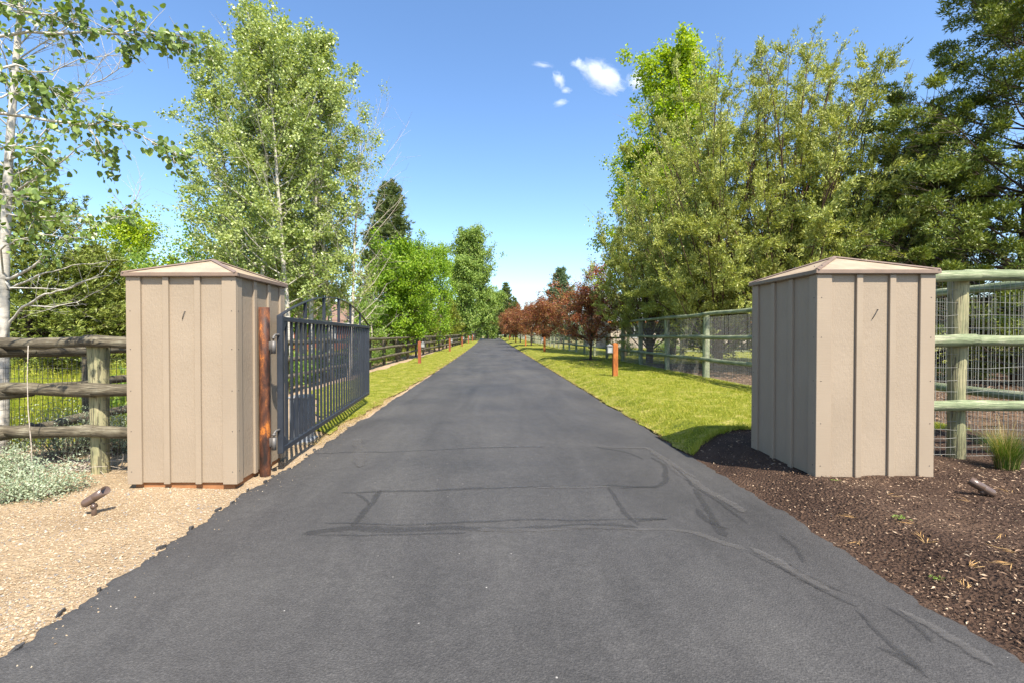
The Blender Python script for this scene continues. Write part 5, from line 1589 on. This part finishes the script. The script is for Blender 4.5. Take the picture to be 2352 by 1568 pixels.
def tuft(loc, label, seed, n, H, R, name='ornamental_grass'):
    q = np.random.default_rng(seed)
    root = thing(name, label, 'grass', loc)
    def arc(n, H, R, w, spread):
        a = q.uniform(0, 6.28, n); rr = R * q.uniform(0, 1, n)
        P0 = np.column_stack([rr * np.cos(a), rr * np.sin(a), np.zeros(n) - .02])
        b = a + q.normal(0, .5, n); out = np.column_stack([np.cos(b), np.sin(b), np.zeros(n)]) * (spread * q.uniform(.2, 1.1, n) * H)[:, None]
        h = H * q.uniform(.6, 1.1, n)
        S = np.column_stack([-np.sin(b), np.cos(b), np.zeros(n)]) * w
        V = []
        for t in (0, .35, .7, 1.0):
            c = P0 + out * (t ** 1.8) + np.column_stack([np.zeros(n), np.zeros(n), h * (t - .12 * t * t)])
            k = (1 - t * .85)
            V += [c - S * k, c + S * k]
        V = np.stack(V, 1).reshape(-1, 3)
        bb = np.arange(n)[:, None] * 8
        F = np.vstack([bb + [0, 1, 3, 2], bb + [2, 3, 5, 4], bb + [4, 5, 7, 6]])
        return V, [F]
    V, F = arc(n, H * .72, R, .0022, .55); link('blades', mesh_np('blades', V, F, M['l_tuft']), root)
    V, F = arc(n // 4, H, R, .0018, .38); link('seed_heads', mesh_np('seed_heads', V, F, M['l_straw']), root)
    return root
c = on_ground(2312, 1072); tuft((c.x, c.y, c.z - .01), 'tuft of ornamental grass with straw tips on mulch below the green fence', 601, 900, .62, .09)
# sprouts and odd bits on the mulch
for k, (px, py, s) in enumerate([(2065, 1190, 1.0), (1920, 1104, .7), (2590, 1290, 1.0), (2150, 1330, .8)]):
    c = on_ground(px, py); q = np.random.default_rng(700 + k); n = 26
    a = q.uniform(0, 6.28, n)
    V, F = kites(np.column_stack([q.normal(0, .03 * s, n), q.normal(0, .02 * s, n), np.full(n, .008)]), np.column_stack([np.cos(a), np.sin(a), np.full(n, .35)]), unit(q.normal(0, .3, (n, 3)) + [0, 0, 1]), q.uniform(.015, .035, n) * s, q.uniform(.006, .012, n) * s)
    tag(link('weed_sprout', mesh_np('weed_sprout', V, F, M['l_shrub']), None, (c.x, c.y, c.z)), ['pale green weed sprout on open mulch below the shed', 'tiny weed sprout at the foot of the mulch shed', 'small weed sprout at the mulch edge beyond the frame', 'small weed sprout on mulch near the asphalt'][k], 'weed', 'weed sprouts on the mulch')
# round concrete collar under the crabapple and post footing
for (x, y, lb) in ((5.45, 26.6, 'ring of mulch around the first red crabapple trunk'),):
    q = np.random.default_rng(9); m = 26
    a = np.arange(m) * 6.283 / m; rad = .62 * (1 + .12 * q.normal(0, 1, m))
    Vr = np.vstack([np.column_stack([rad * np.cos(a), rad * np.sin(a), np.full(m, .012)]), np.column_stack([rad * .4 * np.cos(a), rad * .4 * np.sin(a), np.full(m, .05)]), [[0, 0, .06]]])
    F4 = [[i, (i + 1) % m, m + (i + 1) % m, m + i] for i in range(m)]; F3 = [[m + i, m + (i + 1) % m, 2 * m] for i in range(m)]
    o = link('mulch_ring', Geo().poly(Vr, F4, F3).mesh('mulch_ring', M['mulch'], True), None, (x, y, gzf(x, y)))
    o['kind'] = 'structure'; o['label'] = lb

# ------------------------------------------------------------------ clouds
def mat_cloud():
    k = NT('cloud_vapour')
    o = k.obj()
    inf = k.n('ShaderNodeObjectInfo').outputs['Random']
    ofs = k.n('ShaderNodeCombineXYZ', X=k.math('MULTIPLY', inf, 19.0), Y=k.math('MULTIPLY', inf, 7.0), Z=k.math('MULTIPLY', inf, 31.0)).outputs[0]
    v = k.n('ShaderNodeVectorMath', {'operation': 'ADD'}, **{'0': o, '1': ofs}).outputs[0]
    nz = k.noise(v, 1.7, 7.0, 0.66, 0.6)
    rad = k.n('ShaderNodeVectorMath', {'operation': 'LENGTH'}, **{'0': o}).outputs['Value']
    f = k.math('SUBTRACT', k.math('ADD', k.math('MULTIPLY', k.math('SUBTRACT', 1.0, rad), 0.9), k.math('MULTIPLY', k.math('SUBTRACT', nz, 0.5), 2.2)), 0.18)
    d = k.math('MULTIPLY', k.n('ShaderNodeClamp', Value=k.math('MULTIPLY', f, 1.1)).outputs[0], 0.10)
    vol = k.n('ShaderNodeVolumePrincipled', Color=(0.98, 0.985, 1.0, 1), Density=d, Anisotropy=0.0)
    return k.done(vol.outputs[0], True)
M['cloud'] = mat_cloud()
import bmesh
bm = bmesh.new(); bmesh.ops.create_icosphere(bm, subdivisions=3, radius=1.0)
cme = bpy.data.meshes.new('cloud'); bm.to_mesh(cme); bm.free(); cme.materials.append(M['cloud'])
CD = 900.0
for px, py, w, h, rot, lb in [(1385, 176, 62, 34, 32, 'small white cumulus cloud, the largest one'), (1466, 184, 34, 26, -20, 'white wispy cloud beside the largest one, next to the lime maple top'),
        (1330, 148, 24, 14, 20, 'thin white wisp trailing from the largest cloud'), (1247, 150, 30, 8, 8, 'row of faint cloud wisps at the same height as the largest cloud'), (1284, 184, 24, 16, 60, 'faint cloud wisp below the wisp row'),
        (1300, 208, 18, 9, 10, 'faint small cloud wisp under the others'), (1287, 237, 22, 10, -10, 'small white cloud scrap, lowest of all')]:
    c = at_y(px, py, CD)
    o = link('cloud', cme, None, c, (0, math.radians(rot), 0), (w / FPX * CD, min(w, h) / FPX * CD, h / FPX * CD))
    tag(o, lb, 'cloud', 'small clouds in the blue sky')
